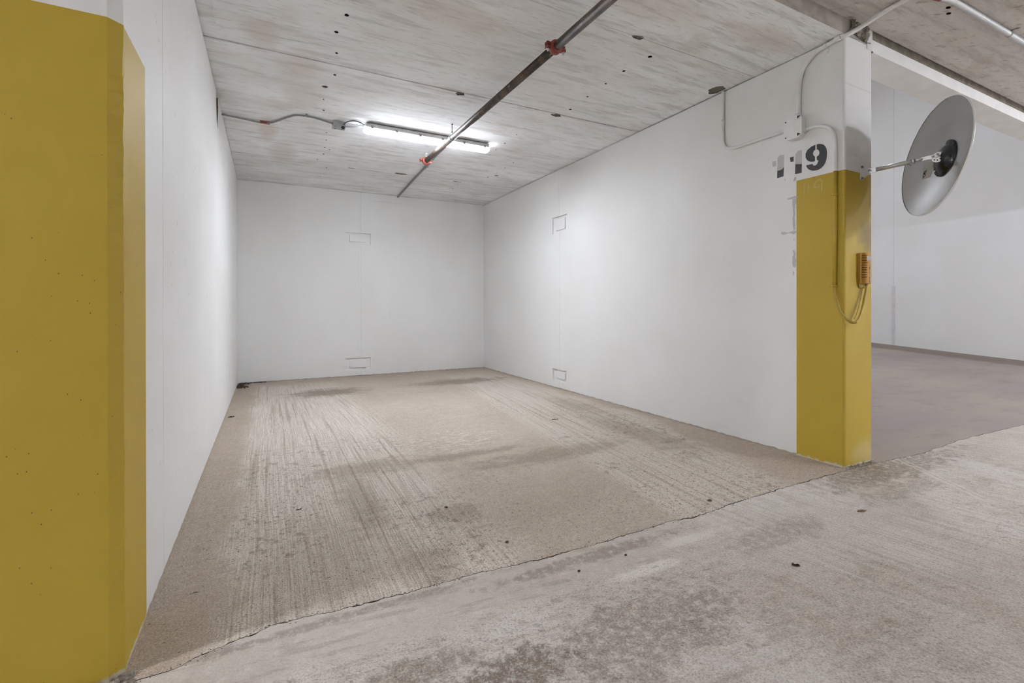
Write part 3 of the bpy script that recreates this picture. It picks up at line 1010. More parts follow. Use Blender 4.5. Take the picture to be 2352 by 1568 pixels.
paint('touch_up_smears', [ragged(q) for q in (barV,)], 'patch')
for q in (barTop, barLow, blobp, patchp, spotp, drop, tailp):
    bm = bmesh.new()
    prism(bm, [(XR - 0.0009, y, z) for y, z in ragged(q, 0.002)], (0.0004, 0, 0), 0)
    link('touch_up_smear', bm, 'patch', WR)
ghost = [[(1.89, 1.815), (1.882, 1.813), (1.882, 1.745), (1.89, 1.743)], [(1.862, 1.808), (1.854, 1.806), (1.853, 1.741), (1.861, 1.739)],
         [(1.829, 1.79), (1.812, 1.812), (1.794, 1.824), (1.777, 1.821), (1.768, 1.804), (1.767, 1.772), (1.770, 1.738), (1.778, 1.736), (1.778, 1.775), (1.778, 1.80), (1.786, 1.812), (1.80, 1.808), (1.812, 1.795), (1.814, 1.782), (1.800, 1.772), (1.786, 1.776), (1.784, 1.768), (1.80, 1.762), (1.818, 1.767), (1.829, 1.778)]]
paint('chalk_number', ghost, 'ghost', 'faint chalky 119 on the yellow paint')

# ------------------------------------------------------------------ strip light
FY, FX0, FX1 = 4.433, 0.792, 2.008
fx = thing('strip_light', 'lit white linear strip light mounted on the ceiling behind the steel pipe', 'light', (1.4, FY, H))


def xprism(bm, x0, x1, prof, mi=0):
    prism(bm, [(x0, FY + y, z) for y, z in prof], (x1 - x0, 0, 0), mi)


bm = bmesh.new()
xprism(bm, FX0 + 0.01, FX1 - 0.01, [(-0.056, 2.628), (-0.056, 2.640), (-0.050, 2.662), (-0.042, 2.668), (0.042, 2.668), (0.050, 2.662), (0.056, 2.640), (0.056, 2.628)])
link('housing', bm, 'housing', fx)
bm = bmesh.new()
prof = [(-0.048, 2.630), (-0.047, 2.612), (-0.042, 2.599), (-0.030, 2.591), (0.030, 2.591), (0.042, 2.599), (0.047, 2.612), (0.048, 2.630)]
ra = [bm.verts.new((FX0 + 0.004, FY + y, z)) for y, z in prof]
rb = [bm.verts.new((FX1 - 0.004, FY + y, z)) for y, z in prof]
ea = [bm.verts.new((FX0 - 0.012, FY + y * 0.8, 2.634 + (z - 2.634) * 0.72 - 0.004)) for y, z in prof]
eb = [bm.verts.new((FX1 + 0.012, FY + y * 0.8, 2.634 + (z - 2.634) * 0.72 - 0.004)) for y, z in prof]
for g, h in ((ea, ra), (ra, rb), (rb, eb)):
    for i in range(len(prof)):
        k = (i + 1) % len(prof)
        f = bm.faces.new((g[i], g[k], h[k], h[i]))
        f.material_index = 0 if (g is ra and 2 <= i <= 4) else 1      # the flanks of the lens shine less than its underside
bm.faces.new(ea).material_index = 1
bm.faces.new(eb).material_index = 1
link('diffuser', bm, ['emit', 'emit_side'], fx)
for xx in (FX0 - 0.002, FX1 - 0.010):
    bm = bmesh.new()
    box(bm, xx, xx + 0.012, FY - 0.050, FY + 0.050, 2.630, 2.666, 0, 0.003)
    link('end_cap', bm, 'housing', fx)
for i in range(6):
    xx = FX0 + 0.05 + i * (FX1 - FX0 - 0.1) / 5
    bm = bmesh.new()
    box(bm, xx - 0.012, xx + 0.012, FY - 0.0605, FY - 0.0545, 2.618, 2.642, 0, 0.002)
    link('latch', bm, 'latch', fx)
bm = bmesh.new()
tube(bm, spline([(0.61, 4.478, 2.650), (0.64, 4.43, 2.664), (0.70, 4.40, 2.668), (0.755, 4.405, 2.658), (0.778, 4.42, 2.650), (0.795, 4.43, 2.650)], 8), 0.0055, 10)
link('power_cord', bm, 'cord', fx)
bm = bmesh.new()
rod(bm, (0.772, 4.425, 2.650), (0.792, 4.431, 2.650), 0.011)
link('cable_gland', bm, 'housing', fx)

# the same strip light over the aisle, unseen; the last three added for fill
for k, (ax, ay) in enumerate(AISLE_LIGHTS):
    a = fx.copy()
    COL.objects.link(a)
    a.location = (ax, ay, HA)
    a['label'] = ('lit strip light on the aisle ceiling opposite the convex mirror', 'lit strip light on the aisle ceiling beyond the left yellow wall end',
                  'unseen strip light added as fill on the aisle ceiling by the far white wall', 'unseen strip light added as fill deep in the aisle, far behind the mirror',
                  'unseen strip light added as fill farther along the aisle beyond the left yellow wall end')[k]
    for ch in list(fx.children):
        if ch.name.split('.')[0] in ('housing', 'diffuser', 'end_cap', 'latch'):
            c = ch.copy()
            COL.objects.link(c)
            c.parent = a
            c.matrix_parent_inverse = ch.matrix_parent_inverse.copy()
            if ch.name.startswith('diffuser'):
                c.data = ch.data.copy()
                c.data.materials[0] = MAT['emit2']
                c.data.materials[1] = MAT['emit2']

# ceiling junction box with sensor
jb = thing('ceiling_junction_box', 'small square galvanised junction box on the ceiling left of the strip light', 'junction box', (0.575, 4.53, H))
bm = bmesh.new()
box(bm, 0.523, 0.627, 4.478, 4.582, 2.634, 2.6765, 0, 0.003)
link('box_body', bm, 'galv', jb)
bm = bmesh.new()
box(bm, 0.519, 0.631, 4.474, 4.586, 2.630, 2.634, 0, 0.001)
cv = link('cover', bm, 'galv', jb)
bm = bmesh.new()
lathe(bm, (0.606, 4.492, 2.630), (0, 0, -1), [(0.0, 0), (0.016, 0.0), (0.016, 0.012), (0.010, 0.02), (0.0, 0.021)], 20)
link('sensor_knob', bm, 'black', jb)
for dx, dy in ((-0.035, -0.03), (0.03, 0.035), (-0.03, 0.035)):
    bm = bmesh.new()
    lathe(bm, (0.575 + dx, 4.53 + dy, 2.630), (0, 0, -1), [(0, 0.003), (0.005, 0.002), (0.005, -0.001)], 10)
    link('screw', bm, 'black', cv)


def strap(bm, p, d, r, wall, w_=0.008, tail=0.03):
    """one-hole strap: band round the pipe and a tail on the surface; wall = direction to the surface"""
    p, d, wl = Vector(p), Vector(d).normalized(), Vector(wall).normalized()
    s_ = d.cross(wl).normalized()
    tube(bm, [p - d * w_, p + d * w_], r * 1.14, 16)
    c = p + wl * (r * 0.8) + s_ * (r + tail * 0.5)
    pts = [c + d * a * w_ + s_ * b * (tail * 0.5) for a, b in ((-1, -1.3), (1, -1.3), (1, 1), (-1, 1))]
    prism(bm, pts, wl * (r * 0.2 - 0.0005))
    tube(bm, [c - wl * 0.004 + s_ * 0.006, c + wl * 0.001 + s_ * 0.006], 0.005, 8)


# conduit from the left wall to the junction box
ct = thing('electrical_conduit', 'thin grey conduit with a kink running from the left wall to the ceiling junction box', 'conduit', (-0.352, 4.77, 2.66))
bm = bmesh.new()
tube(bm, spline([(-0.353, 4.765, 2.664), (-0.2, 4.79, 2.664), (-0.07, 4.812, 2.664), (0.0, 4.80, 2.664), (0.06, 4.735, 2.664), (0.16, 4.57, 2.664), (0.215, 4.498, 2.664), (0.27, 4.478, 2.664), (0.35, 4.490, 2.668), (0.45, 4.512, 2.664), (0.524, 4.53, 2.658)], 8), 0.0070, 12)
link('tube', bm, 'emt', ct)
bm = bmesh.new()
strap(bm, (0.30, 4.480, 2.666), (1, 0.05, 0), 0.0075, (0, 0, 1), 0.008)
link('strap', bm, 'galv', ct)
bm = bmesh.new()
box(bm, -0.062, 0.018, 4.796, 4.816, 2.6565, 2.6765, 0, 0.003)
link('red_clip', bm, 'tag', ct)

# conduit between strip light and back wall
ct = thing('electrical_conduit', 'straight grey conduit running along the ceiling from the strip light to the back wall', 'conduit', (1.7, 7.1, 2.66))
bm = bmesh.new()
tube(bm, [(1.632, 4.49, 2.662), (1.64, 4.9, 2.662), (1.745, YB - 0.004, 2.662)], 0.012, 14)
link('tube', bm, 'emt', ct)
bm = bmesh.new()
strap(bm, (1.67, 5.48, 2.662), (0.045, 1, 0), 0.012, (0, 0, 1), 0.01)
link('strap', bm, 'galv', ct)

# thin conduit from box to strip light
ct = thing('electrical_conduit', 'short grey conduit joining the ceiling junction box to the strip light', 'conduit', (0.7, 4.47, 2.66))
bm = bmesh.new()
tube(bm, [(0.628, 4.555, 2.658), (0.70, 4.53, 2.658), (0.800, 4.462, 2.654)], 0.006, 12)
link('tube', bm, 'emtl', ct)

# ------------------------------------------------------------------ sprinkler pipe
PZ = 2.55
px_ = lambda y: 1.535 - 0.0143 * (y - 1.942)
sp = thing('sprinkler_pipe', 'dark steel sprinkler pipe hung below the concrete ceiling across the strip light', 'pipe', (px_(4.1), 4.1, PZ))
bm = bmesh.new()
tube(bm, [(px_(-4.4), -4.4, PZ), (px_(2.382), 2.382, PZ)], 0.0265, 28)
link('pipe_length', bm, 'pipe', sp)
bm = bmesh.new()
tube(bm, [(px_(2.386), 2.386, PZ), (px_(4.87), 4.87, PZ)], 0.0265, 28)
link('pipe_length', bm, 'pipe', sp)


def coupling(y, end=False):
    c = Vector((px_(y), y, PZ))
    bm = bmesh.new()
    lathe(bm, c, (-0.0143, 1, 0), [(0.0268, -0.024), (0.036, -0.022), (0.041, -0.012), (0.041, 0.012), (0.036, 0.022), (0.0268, 0.024)], 32)
    for sx in (-1, 1):                       # split lugs
        for sz in (-1, 1):
            box(bm, c.x + sx * 0.036 - 0.004 + (0.006 * sx), c.x + sx * 0.036 + 0.022 * sx + (0.006 * sx), y - 0.012, y + 0.012, PZ + sz * 0.004, PZ + sz * 0.016, 0, 0.003)
    q = link('coupling', bm, 'red', sp)
    for sx in (-1, 1):
        bm = bmesh.new()
        xx = c.x + sx * 0.053
        rod(bm, (xx, y, PZ - 0.034), (xx, y, PZ + 0.024), 0.005, 10)
        lathe(bm, (xx, y, PZ - 0.016), (0, 0, -1), [(0, 0), (0.010, 0), (0.010, 0.009), (0, 0.009)], 6)
        lathe(bm, (xx, y, PZ + 0.016), (0, 0, 1), [(0, 0), (0.009, 0), (0.007, 0.009), (0, 0.010)], 12)
        link('bolt', bm, 'zinc', q)
    return c


coupling(2.384)
ce = coupling(4.868)
bm = bmesh.new()
lathe(bm, ce, (-0.0143, 1, 0), [(0.0265, 0.004), (0.030, 0.02), (0.030, 0.032), (0.024, 0.036), (0, 0.036)], 28)
link('end_plug', bm, 'red', sp)
# upright sprinkler head at the end
bm = bmesh.new()
lathe(bm, (ce.x, ce.y - 0.012, PZ + 0.038), (0, 0, 1), [(0, 0), (0.011, 0), (0.011, 0.012), (0.007, 0.015), (0.007, 0.022), (0.0, 0.022)], 14)
for s_ in (-1, 1):
    tube(bm, spline([(ce.x + s_ * 0.007, ce.y - 0.012, PZ + 0.058), (ce.x + s_ * 0.012, ce.y - 0.012, PZ + 0.07), (ce.x, ce.y - 0.012, PZ + 0.086)], 5), 0.0025, 8)
lathe(bm, (ce.x, ce.y - 0.012, PZ + 0.086), (0, 0, 1), [(0, 0), (0.014, 0.0), (0.015, 0.003), (0, 0.003)], 16)
rod(bm, (ce.x, ce.y - 0.012, PZ + 0.058), (ce.x, ce.y - 0.012, PZ + 0.088), 0.003, 8)
link('sprinkler_head', bm, 'zinc', sp)
# hanger
hy = 4.10
hx = px_(hy)
bm = bmesh.new()
rod(bm, (hx, hy, PZ + 0.05), (hx, hy, H), 0.005, 10)
lathe(bm, (hx, hy, H - 0.010), (0, 0, 1), [(0, 0), (0.011, 0), (0.011, 0.0095), (0, 0.0095)], 6)
lathe(bm, (hx, hy, PZ + 0.052), (0, 0, 1), [(0, 0), (0.010, 0), (0.010, 0.008), (0, 0.008)], 6)
hr = link('hanger_rod', bm, 'zinc', sp)
bm = bmesh.new()
loop = [(hx + 0.029 * math.sin(a) * (1.0 if math.cos(a) < 0.6 else 0.9), hy, PZ + (0.029 * math.cos(a) if math.cos(a) < 0 else 0.052 * math.cos(a))) for a in [i * math.pi / 12 for i in range(25)]]
for (x0, y0, z0), (x1, y1, z1) in zip(loop, loop[1:]):
    a0, a1 = Vector((x0, y0 - 0.010, z0)), Vector((x1, y1 - 0.010, z1))
    b0, b1 = a0 + Vector((0, 0.02, 0)), a1 + Vector((0, 0.02, 0))
    bm.faces.new([bm.verts.new(v) for v in (a0, a1, b1, b0)])
bmesh.ops.remove_doubles(bm, verts=bm.verts[:], dist=1e-5)
g = bmesh.ops.solidify(bm, geom=bm.faces[:], thickness=0.0025)
link('hanger_loop', bm, 'galv', sp)

# ------------------------------------------------------------------ conduits and box on the right wall
cx = XR - 0.0135
ct = thing('electrical_conduit', 'grey-white conduit crossing the aisle ceiling to the broken head of the yellow pillar', 'conduit', (3.26, 1.4, 2.763))
bm = bmesh.new()
tube(bm, spline([(3.16, 0.5, 2.763), (3.22, 1.0, 2.763), (3.262, 1.37, 2.763), (3.272, 1.46, 2.761), (3.262, 1.535, 2.742), (3.225, 1.595, 2.706), (3.175, 1.628, 2.675), (cx - 0.002, 1.66, 2.661)], 10), 0.0135, 16)
link('tube', bm, 'whitecon', ct)
bm = bmesh.new()
strap(bm, (3.242, 1.19, 2.763), (0.12, 1, 0), 0.0135, (0, 0, 1), 0.008)
link('strap', bm, 'galv', ct)
ct = thing('electrical_conduit', 'white painted conduit curving down the wall into the top of the junction box', 'conduit', (cx, 1.915, 2.27))
bm = bmesh.new()
tube(bm, spline([(cx - 0.002, 1.661, 2.661), (cx, 1.74, 2.652), (cx, 1.80, 2.637), (cx, 1.855, 2.603), (cx, 1.892, 2.55), (cx, 1.908, 2.48), (cx, 1.914, 2.40), (cx, 1.915, 2.262)], 10), 0.0130, 16)
link('tube', bm, 'whitecon', ct)
bm = bmesh.new()
strap(bm, (cx, 1.742, 2.652), (0, 1, -0.12), 0.0135, (1, 0, 0), 0.009)
link('strap', bm, 'whitecon', ct)
bm = bmesh.new()
tube(bm, [(cx, 1.915, 2.262), (cx, 1.915, 2.285)], 0.018, 16)
link('connector', bm, 'whitecon', ct)
bm = bmesh.new()
tube(bm, [(cx - 0.002, 1.655, 2.661), (cx - 0.002, 1.685, 2.659)], 0.0155, 16)
link('connector', bm, 'whitecon', ct)

wb = thing('wall_junction_box', 'white painted octagon-cornered junction box on the right wall above the number 119', 'junction box', (XR, 1.932, 2.19))
bm = bmesh.new()
bxy0, bxy1, bz0, bz1 = 1.872, 1.990, 2.118, 2.262
k_ = 0.018
oc = [(bxy0 + k_, bz0), (bxy1 - k_, bz0), (bxy1, bz0 + k_), (bxy1, bz1 - k_), (bxy1 - k_, bz1), (bxy0 + k_, bz1), (bxy0, bz1 - k_), (bxy0, bz0 + k_)]
prism(bm, [(XR - 0.0005, y, z) for y, z in oc], (-0.05, 0, 0))
link('box_body', bm, 'whitecon', wb)
bm = bmesh.new()
prism(bm, [(XR - 0.0505, y, z) for y, z in [((y - 1.931) * 1.03 + 1.931, (z - 2.19) * 1.03 + 2.19) for y, z in oc]], (-0.0025, 0, 0))
cv = link('cover', bm, 'whitecon', wb)
for y, z in ((1.886, 2.252), (1.978, 2.240), (1.978, 2.135), (1.886, 2.135)):
    bm = bmesh.new()
    lathe(bm, (XR - 0.053, y, z), (-1, 0, 0), [(0, 0.002), (0.0045, 0.0015), (0.0045, -0.001)], 10)
    link('screw', bm, 'black', cv)
for y, z in ((1.8955, 2.253), (1.8955, 2.139)):
    bm = bmesh.new()
    box(bm, XR - 0.0537, XR - 0.0525, y - 0.004, y + 0.004, z - 0.012, z + 0.006, 0)
    link('key_slot', bm, 'black', cv)

cx2 = XR - 0.0115
ct = thing('electrical_conduit', 'white conduit dropping from the ceiling and turning along the right wall to the box', 'conduit', (cx2, 2.5, 2.3))
bm = bmesh.new()
tube(bm, spline([(cx2, 2.506, 2.676), (cx2, 2.506, 2.55), (cx2, 2.506, 2.42), (cx2, 2.506, 2.33), (cx2, 2.500, 2.27), (cx2, 2.475, 2.228), (cx2, 2.43, 2.208), (cx2, 2.36, 2.204), (cx2, 2.20, 2.203), (cx2, 1.989, 2.203)], 9), 0.0105, 14)
link('tube', bm, 'whitecon', ct)
bm = bmesh.new()
tube(bm, [(cx2, 2.506, 2.42), (cx2, 2.506, 2.45)], 0.0135, 14)
link('connector', bm, 'whitecon', ct)

ct = thing('electrical_conduit', 'conduit from the wall box curving down over the yellow corner, white above and yellow below', 'conduit', (cx2, 1.69, 1.11))
zc = zr
bm = bmesh.new()
up = [(cx2, 1.873, 2.162), (cx2, 1.83, 2.166), (cx2, 1.785, 2.160), (cx2, 1.735, 2.135), (cx2, 1.70, 2.09), (cx2, 1.688, 2.03), (cx2, 1.687, 1.95), (cx2, 1.687, zc)]
tube(bm, spline(up, 9), 0.0110, 14)
link('upper_tube', bm, 'whitecon', ct)
bm = bmesh.new()
tube(bm, [(cx2, 1.687, zc), (cx2, 1.688, 1.45), (cx2, 1.693, 1.122)], 0.0110, 14)
link('lower_tube', bm, 'ypaint', ct)['label'] = 'yellow painted lower length'
bm = bmesh.new()
tube(bm, [(cx2, 1.864, 2.1625), (cx2, 1.880, 2.161)], 0.017, 14)
link('connector', bm, 'whitecon', ct)
bm = bmesh.new()
strap(bm, (cx2, 1.6872, 1.700), (0, 0, 1), 0.0125, (1, 0, 0), 0.009)
link('strap', bm, 'ypaint', ct)
bm = bmesh.new()
strap(bm, (cx2, 1.6925, 1.128), (0, 0, 1), 0.0125, (1, 0, 0), 0.007)
link('strap', bm, 'ypaint', ct)

# ------------------------------------------------------------------ carbon monoxide detector and its cord
cdx, cdz0, cdz1, cdw, cdd = 3.349, 1.130, 1.335, 0.050, 0.046
co = thing('gas_detector', 'orange gas detector with slotted front fixed to the yellow pillar face', 'detector', (cdx, YF, cdz0))
bm = bmesh.new()
pr = []
for i in range(41):
    t = -math.cos(math.pi * i / 40)
    pr.append((cdx + cdw * t, YF - 0.010 - (cdd - 0.010) * math.sqrt(max(0, 1 - abs(t) ** 2.4))))
pr = [(cdx - cdw, YF - 0.001)] + pr + [(cdx + cdw, YF - 0.001)]
prism(bm, [(x, y, cdz0 + 0.012) for x, y in pr], (0, 0, cdz1 - cdz0 - 0.012))
link('body', bm, 'orange', co)
bm = bmesh.new()
box(bm, cdx - cdw - 0.004, cdx + cdw + 0.002, YF - 0.008, YF - 0.0005, cdz0 + 0.045, cdz1, 0, 0.002)
link('back_plate', bm, 'orange', co)
bm = bmesh.new()
box(bm, cdx - 0.040, cdx + 0.035, YF - 0.012, YF - 0.0005, cdz0 - 0.014, cdz0 + 0.02, 0, 0.006)
link('lower_bracket', bm, 'ycord', co)


def cdy(t):
    return YF - 0.010 - (cdd - 0.010) * math.sqrt(max(0, 1 - abs(t) ** 2.4))


for i in range(10):
    z = cdz1 - 0.018 - i * 0.0149
    bm = bmesh.new()
    ts = [-0.95 + 0.50 * k / 8 for k in range(9)]
    a = [bm.verts.new((cdx + cdw * t, cdy(t) - 0.0006, z - 0.002)) for t in ts]
    b = [bm.verts.new((cdx + cdw * t, cdy(t) - 0.0006, z + 0.002)) for t in ts]
    for k in range(8):
        bm.faces.new((a[k], a[k + 1], b[k + 1], b[k]))
    g = bmesh.ops.solidify(bm, geom=bm.faces[:], thickness=0.0008)
    link('vent_slot', bm, 'orangedark', co)
bm = bmesh.new()
ts = [-0.55 + 1.05 * k / 8 for k in range(9)]
a = [bm.verts.new((cdx + cdw * t, cdy(t) - 0.0016, cdz1 - 0.050)) for t in ts]
b = [bm.verts.new((cdx + cdw * t, cdy(t) - 0.0016, cdz1 - 0.022)) for t in ts]
for k in range(8):
    bm.faces.new((a[k], a[k + 1], b[k + 1], b[k]))
bmesh.ops.solidify(bm, geom=bm.faces[:], thickness=0.0006)
link('paper_label', bm, 'paper', co)
for z, hh in ((1.232, 0.016), (1.208, 0.005), (1.176, 0.005), (1.152, 0.008)):
    bm = bmesh.new()
    a = [bm.verts.new((cdx + cdw * t, cdy(t) - 0.0006, zz)) for zz in (z, z + hh) for t in (-0.14, -0.05)]
    bm.faces.new((a[0], a[1], a[3], a[2]))
    bmesh.ops.solidify(bm, geom=bm.faces[:], thickness=0.0004)
    link('printed_mark', bm, 'orangedark', co)
bm = bmesh.new()
rod(bm, (cdx + 0.012, YF - 0.022, cdz0 - 0.008), (cdx + 0.012, YF - 0.022, cdz0 + 0.013), 0.007)
link('cable_gland', bm, 'ycord', co)

cdp = spline([(XR - 0.012, 1.693, 1.128), (XR - 0.017, 1.686, 1.075), (XR - 0.021, 1.668, 1.015), (XR - 0.024, 1.648, 0.965), (XR - 0.020, 1.622, 0.925),
              (3.158, 1.601, 0.903), (3.20, 1.597, 0.903), (3.245, 1.600, 0.930), (3.290, 1.606, 0.985), (3.325, 1.611, 1.045), (3.348, 1.614, 1.090), (cdx + 0.010, YF - 0.022, 1.126)], 14)
fc = thing('flexible_cord', 'yellow ribbed flexible cord looping from the conduit end to the gas detector', 'cord', (3.18, 1.597, 0.899))
bm = bmesh.new()
fine = []
for a, b in zip(cdp, cdp[1:]):
    for k in range(4):
        fine.append(a.lerp(b, k / 4))
half = int(len(fine) * 0.55)
tube(bm, fine[:half + 1], lambda t: 0.0075 + 0.0012 * math.sin(t * half * 1.6), 12)
link('ribbed_length', bm, 'ycord', fc)
bm = bmesh.new()
tube(bm, fine[half:], 0.0072, 12)
link('smooth_length', bm, 'ycord', fc)
bm = bmesh.new()
tube(bm, [p + Vector((-0.016, 0.012, 0.008)) for p in fine[half + 30:-6]], 0.0030, 8)
link('thin_wire', bm, 'ycord', fc)

# ------------------------------------------------------------------ convex mirror
mc = Vector((3.413, 1.296, 1.857))
mn = Vector((0.724, -0.673, -0.152)).normalized()
MRad, sag = 0.33, 0.062
sr = (MRad ** 2 + sag ** 2) / (2 * sag)
mr = thing('convex_mirror', 'round convex traffic mirror on a steel arm, seen from its grey back', 'mirror', mc)
bm = bmesh.new()
pf = []
for i in range(25):
    rr = MRad * i / 24
    pf.append((rr, math.sqrt(sr * sr - rr * rr) - (sr - sag)))
lathe(bm, mc, mn, pf, 96)
link('dish_back', bm, 'dish', mr, True)
bm = bmesh.new()
lathe(bm, mc, mn, [(r_, d + 0.006) for r_, d in pf], 96)
link('mirror_face', bm, 'mirror', mr, True)
bm = bmesh.new()
lathe(bm, mc, mn, [(MRad - 0.001, -0.002), (MRad + 0.002, -0.002), (MRad + 0.0025, 0.006), (MRad - 0.001, 0.007)], 96)
link('rim', bm, 'rim', mr, True)
# hub, raised towards the arm
hb = mc + mn * 0.054
bm = bmesh.new()
lathe(bm, hb, -mn, [(0.102, 0.0), (0.102, 0.004), (0.081, 0.005), (0.076, 0.010), (0.062, 0.021), (0.044, 0.029), (0.026, 0.032), (0.0, 0.033)], 64)
hub = link('hub', bm, 'black', mr, True)
hu, hv = frame_of(mn)
for k in range(6):
    a = k * math.pi / 3 + 0.4
    q = hb + (hu * math.cos(a) + hv * math.sin(a)) * 0.091 - mn * 0.004
    bm = bmesh.new()
    lathe(bm, q, -mn, [(0.0065, 0), (0.0065, 0.003), (0.004, 0.0055), (0, 0.006)], 12)
    link('rivet', bm, 'zinc' if k % 2 == 0 else 'black', hub)
bm = bmesh.new()
A = Vector((3.345, 1.588, 1.846))
Bp = mc + mn * 0.010 + Vector((-0.004, 0.006, 0.008))
d = (Bp - A)
C1 = A + d * 0.70
rodpts = [A + d * 0.10, C1]
tube(bm, rodpts, 0.0130, 18)
link('arm_tube', bm, 'steel', mr)
bm = bmesh.new()
dn = d.normalized()
sidev = dn.cross(_z).normalized()
upv = sidev.cross(dn).normalized()


def bar(bm, a, b, wv, tv, w_, t_):
    a, b = Vector(a), Vector(b)
    wv, tv = Vector(wv).normalized() * w_, Vector(tv).normalized() * t_
    q = [a - wv - tv, a + wv - tv, a + wv + tv, a - wv + tv]
    prism(bm, q, b - a)


bar(bm, A - dn * 0.004, A + d * 0.13, upv, sidev, 0.013, 0.004)
link('flattened_end', bm, 'steel', mr)
bm = bmesh.new()
tube(bm, [C1, C1 + d * 0.13], lambda t: 0.0075 - 0.001 * t, 14)
bar(bm, C1 + d * 0.11, Bp + dn * 0.002, upv, sidev, 0.011, 0.0035)
link('inner_rod', bm, 'steel', mr)
bm = bmesh.new()
tube(bm, [C1 - dn * 0.008, C1 + dn * 0.003], 0.0148, 18)
rod(bm, C1 - dn * 0.018 - upv * 0.008, C1 - dn * 0.018 - upv * 0.022, 0.0045, 8)
link('collar', bm, 'steel', mr)
bm = bmesh.new()
lathe(bm, Bp - dn * 0.006 - sidev * 0.0065, -sidev, [(0, 0.006), (0.007, 0.005), (0.007, -0.013), (0, -0.014)], 10)
link('eye_bolt', bm, 'zinc', mr)
# swivel clamp on the hub: knob, half-round plate with three screws, tab bolted to the arm
hc = hb - mn * 0.036
bm = bmesh.new()
lathe(bm, hb - mn * 0.031, -mn, [(0, 0), (0.020, 0), (0.020, 0.006), (0.012, 0.012), (0, 0.012)], 24)
arc = [hc - upv * 0.004 + (dn * math.cos(a) - upv * math.sin(a)) * 0.025 for a in [math.pi * k / 12 for k in range(13)]]
prism(bm, [p + sidev * 0.012 for p in arc], sidev * 0.006)
tabp = [hc + dn * 0.020 + upv * 0.004, hc + dn * 0.020 + upv * 0.024, hc + dn * 0.010 + upv * 0.031, hc - dn * 0.012 + upv * 0.026, hc - dn * 0.018 + upv * 0.002]
prism(bm, [p + sidev * 0.004 for p in tabp], sidev * 0.006)
bar(bm, Bp - dn * 0.010, hc + upv * 0.004, upv, sidev, 0.010, 0.004)
cl = link('swivel_clamp', bm, 'steel', mr)
for du, dv in ((-0.013, -0.008), (0.012, -0.008), (0.0, -0.013)):
    bm = bmesh.new()
    lathe(bm, hc - upv * 0.004 + sidev * 0.018 + dn * du + upv * dv, sidev, [(0, 0.003), (0.0035, 0.002), (0.0035, -0.001)], 8)
    link('screw', bm, 'black', cl)
bm = bmesh.new()
lathe(bm, hc + dn * 0.002 + upv * 0.018 + sidev * 0.010, sidev, [(0, 0.006), (0.006, 0.005), (0.006, -0.001)], 6)
link('clamp_bolt', bm, 'zinc', cl)
# bracket on the pillar
bm = bmesh.new()
box(bm, A.x - 0.018, A.x + 0.014, YF - 0.006, YF - 0.0005, A.z - 0.045, A.z + 0.042, 0, 0.002)
prism(bm, [(A.x - 0.002, YF - 0.005, A.z + 0.036), (A.x - 0.002, YF - 0.005, A.z - 0.042), (A.x - 0.002, A.y - 0.012, A.z - 0.008), (A.x - 0.002, A.y - 0.012, A.z + 0.014)], (0.004, 0, 0))
br = link('wall_bracket', bm, 'steel', mr)
for dz in (-0.037, 0.034):
    bm = bmesh.new()
    lathe(bm, (A.x - 0.010, YF - 0.006, A.z + dz), (0, -1, 0), [(0, 0.010), (0.007, 0.009), (0.007, 0)], 6)
    link('anchor_bolt', bm, 'cord', br)
bm = bmesh.new()
lathe(bm, (A.x + 0.003, A.y, A.z + 0.002), (-1, 0, 0), [(0, 0.014), (0.008, 0.013), (0.008, -0.01), (0, -0.012)], 6)
link('pivot_bolt', bm, 'zinc', br)
# sticker on the dish, following its curve
def on_dish(u_, v_, off):
    """point of the back of the dish; u_ to the right, v_ up as one faces the back"""
    r2 = u_ * u_ + v_ * v_
    dd = math.sqrt(sr * sr - r2) - (sr - sag)
    return mc + su * u_ + sv * v_ + mn * (dd - off)


sv = (_z - mn * _z.dot(mn)).normalized()
su = mn.cross(sv).normalized()


def patch_on_dish(bm, u0, u1, v0, v1, off, n=4):
    g = [[bm.verts.new(on_dish(u0 + (u1 - u0) * i / n, v0 + (v1 - v0) * j / n, off)) for j in range(n + 1)] for i in range(n + 1)]
    for i in range(n):
        for j in range(n):
            bm.faces.new((g[i][j], g[i + 1][j], g[i + 1][j + 1], g[i][j + 1]))
    bmesh.ops.solidify(bm, geom=bm.faces[:], thickness=0.0006)


SU, SV = -0.150, -0.030
bm = bmesh.new()
patch_on_dish(bm, SU - 0.034, SU + 0.034, SV - 0.046, SV + 0.046, 0.0012)
stk = link('sticker', bm, 'paper', mr)
tc = bpy.data.curves.new('lettering', 'FONT')
tc.body = 'CRL'
tc.size = 0.026
tc.align_x = 'CENTER'
tc.align_y = 'CENTER'
tc.offset = 0.0012
to = bpy.data.objects.new('tmp_text', tc)
COL.objects.link(to)
dg = bpy.context.evaluated_depsgraph_get()
me = bpy.data.meshes.new_from_object(to.evaluated_get(dg))
bpy.data.objects.remove(to)
for v in me.vertices:                      # reads upwards along the left part of the sticker
    tx, ty = v.co.x, v.co.y
    v.co = on_dish(SU - 0.019 - ty, SV - 0.014 + tx, 0.0022)
me.materials.clear()
me.materials.append(MAT['ink'])
lo_ = bpy.data.objects.new('lettering', me)
COL.objects.link(lo_)
lo_.parent = stk

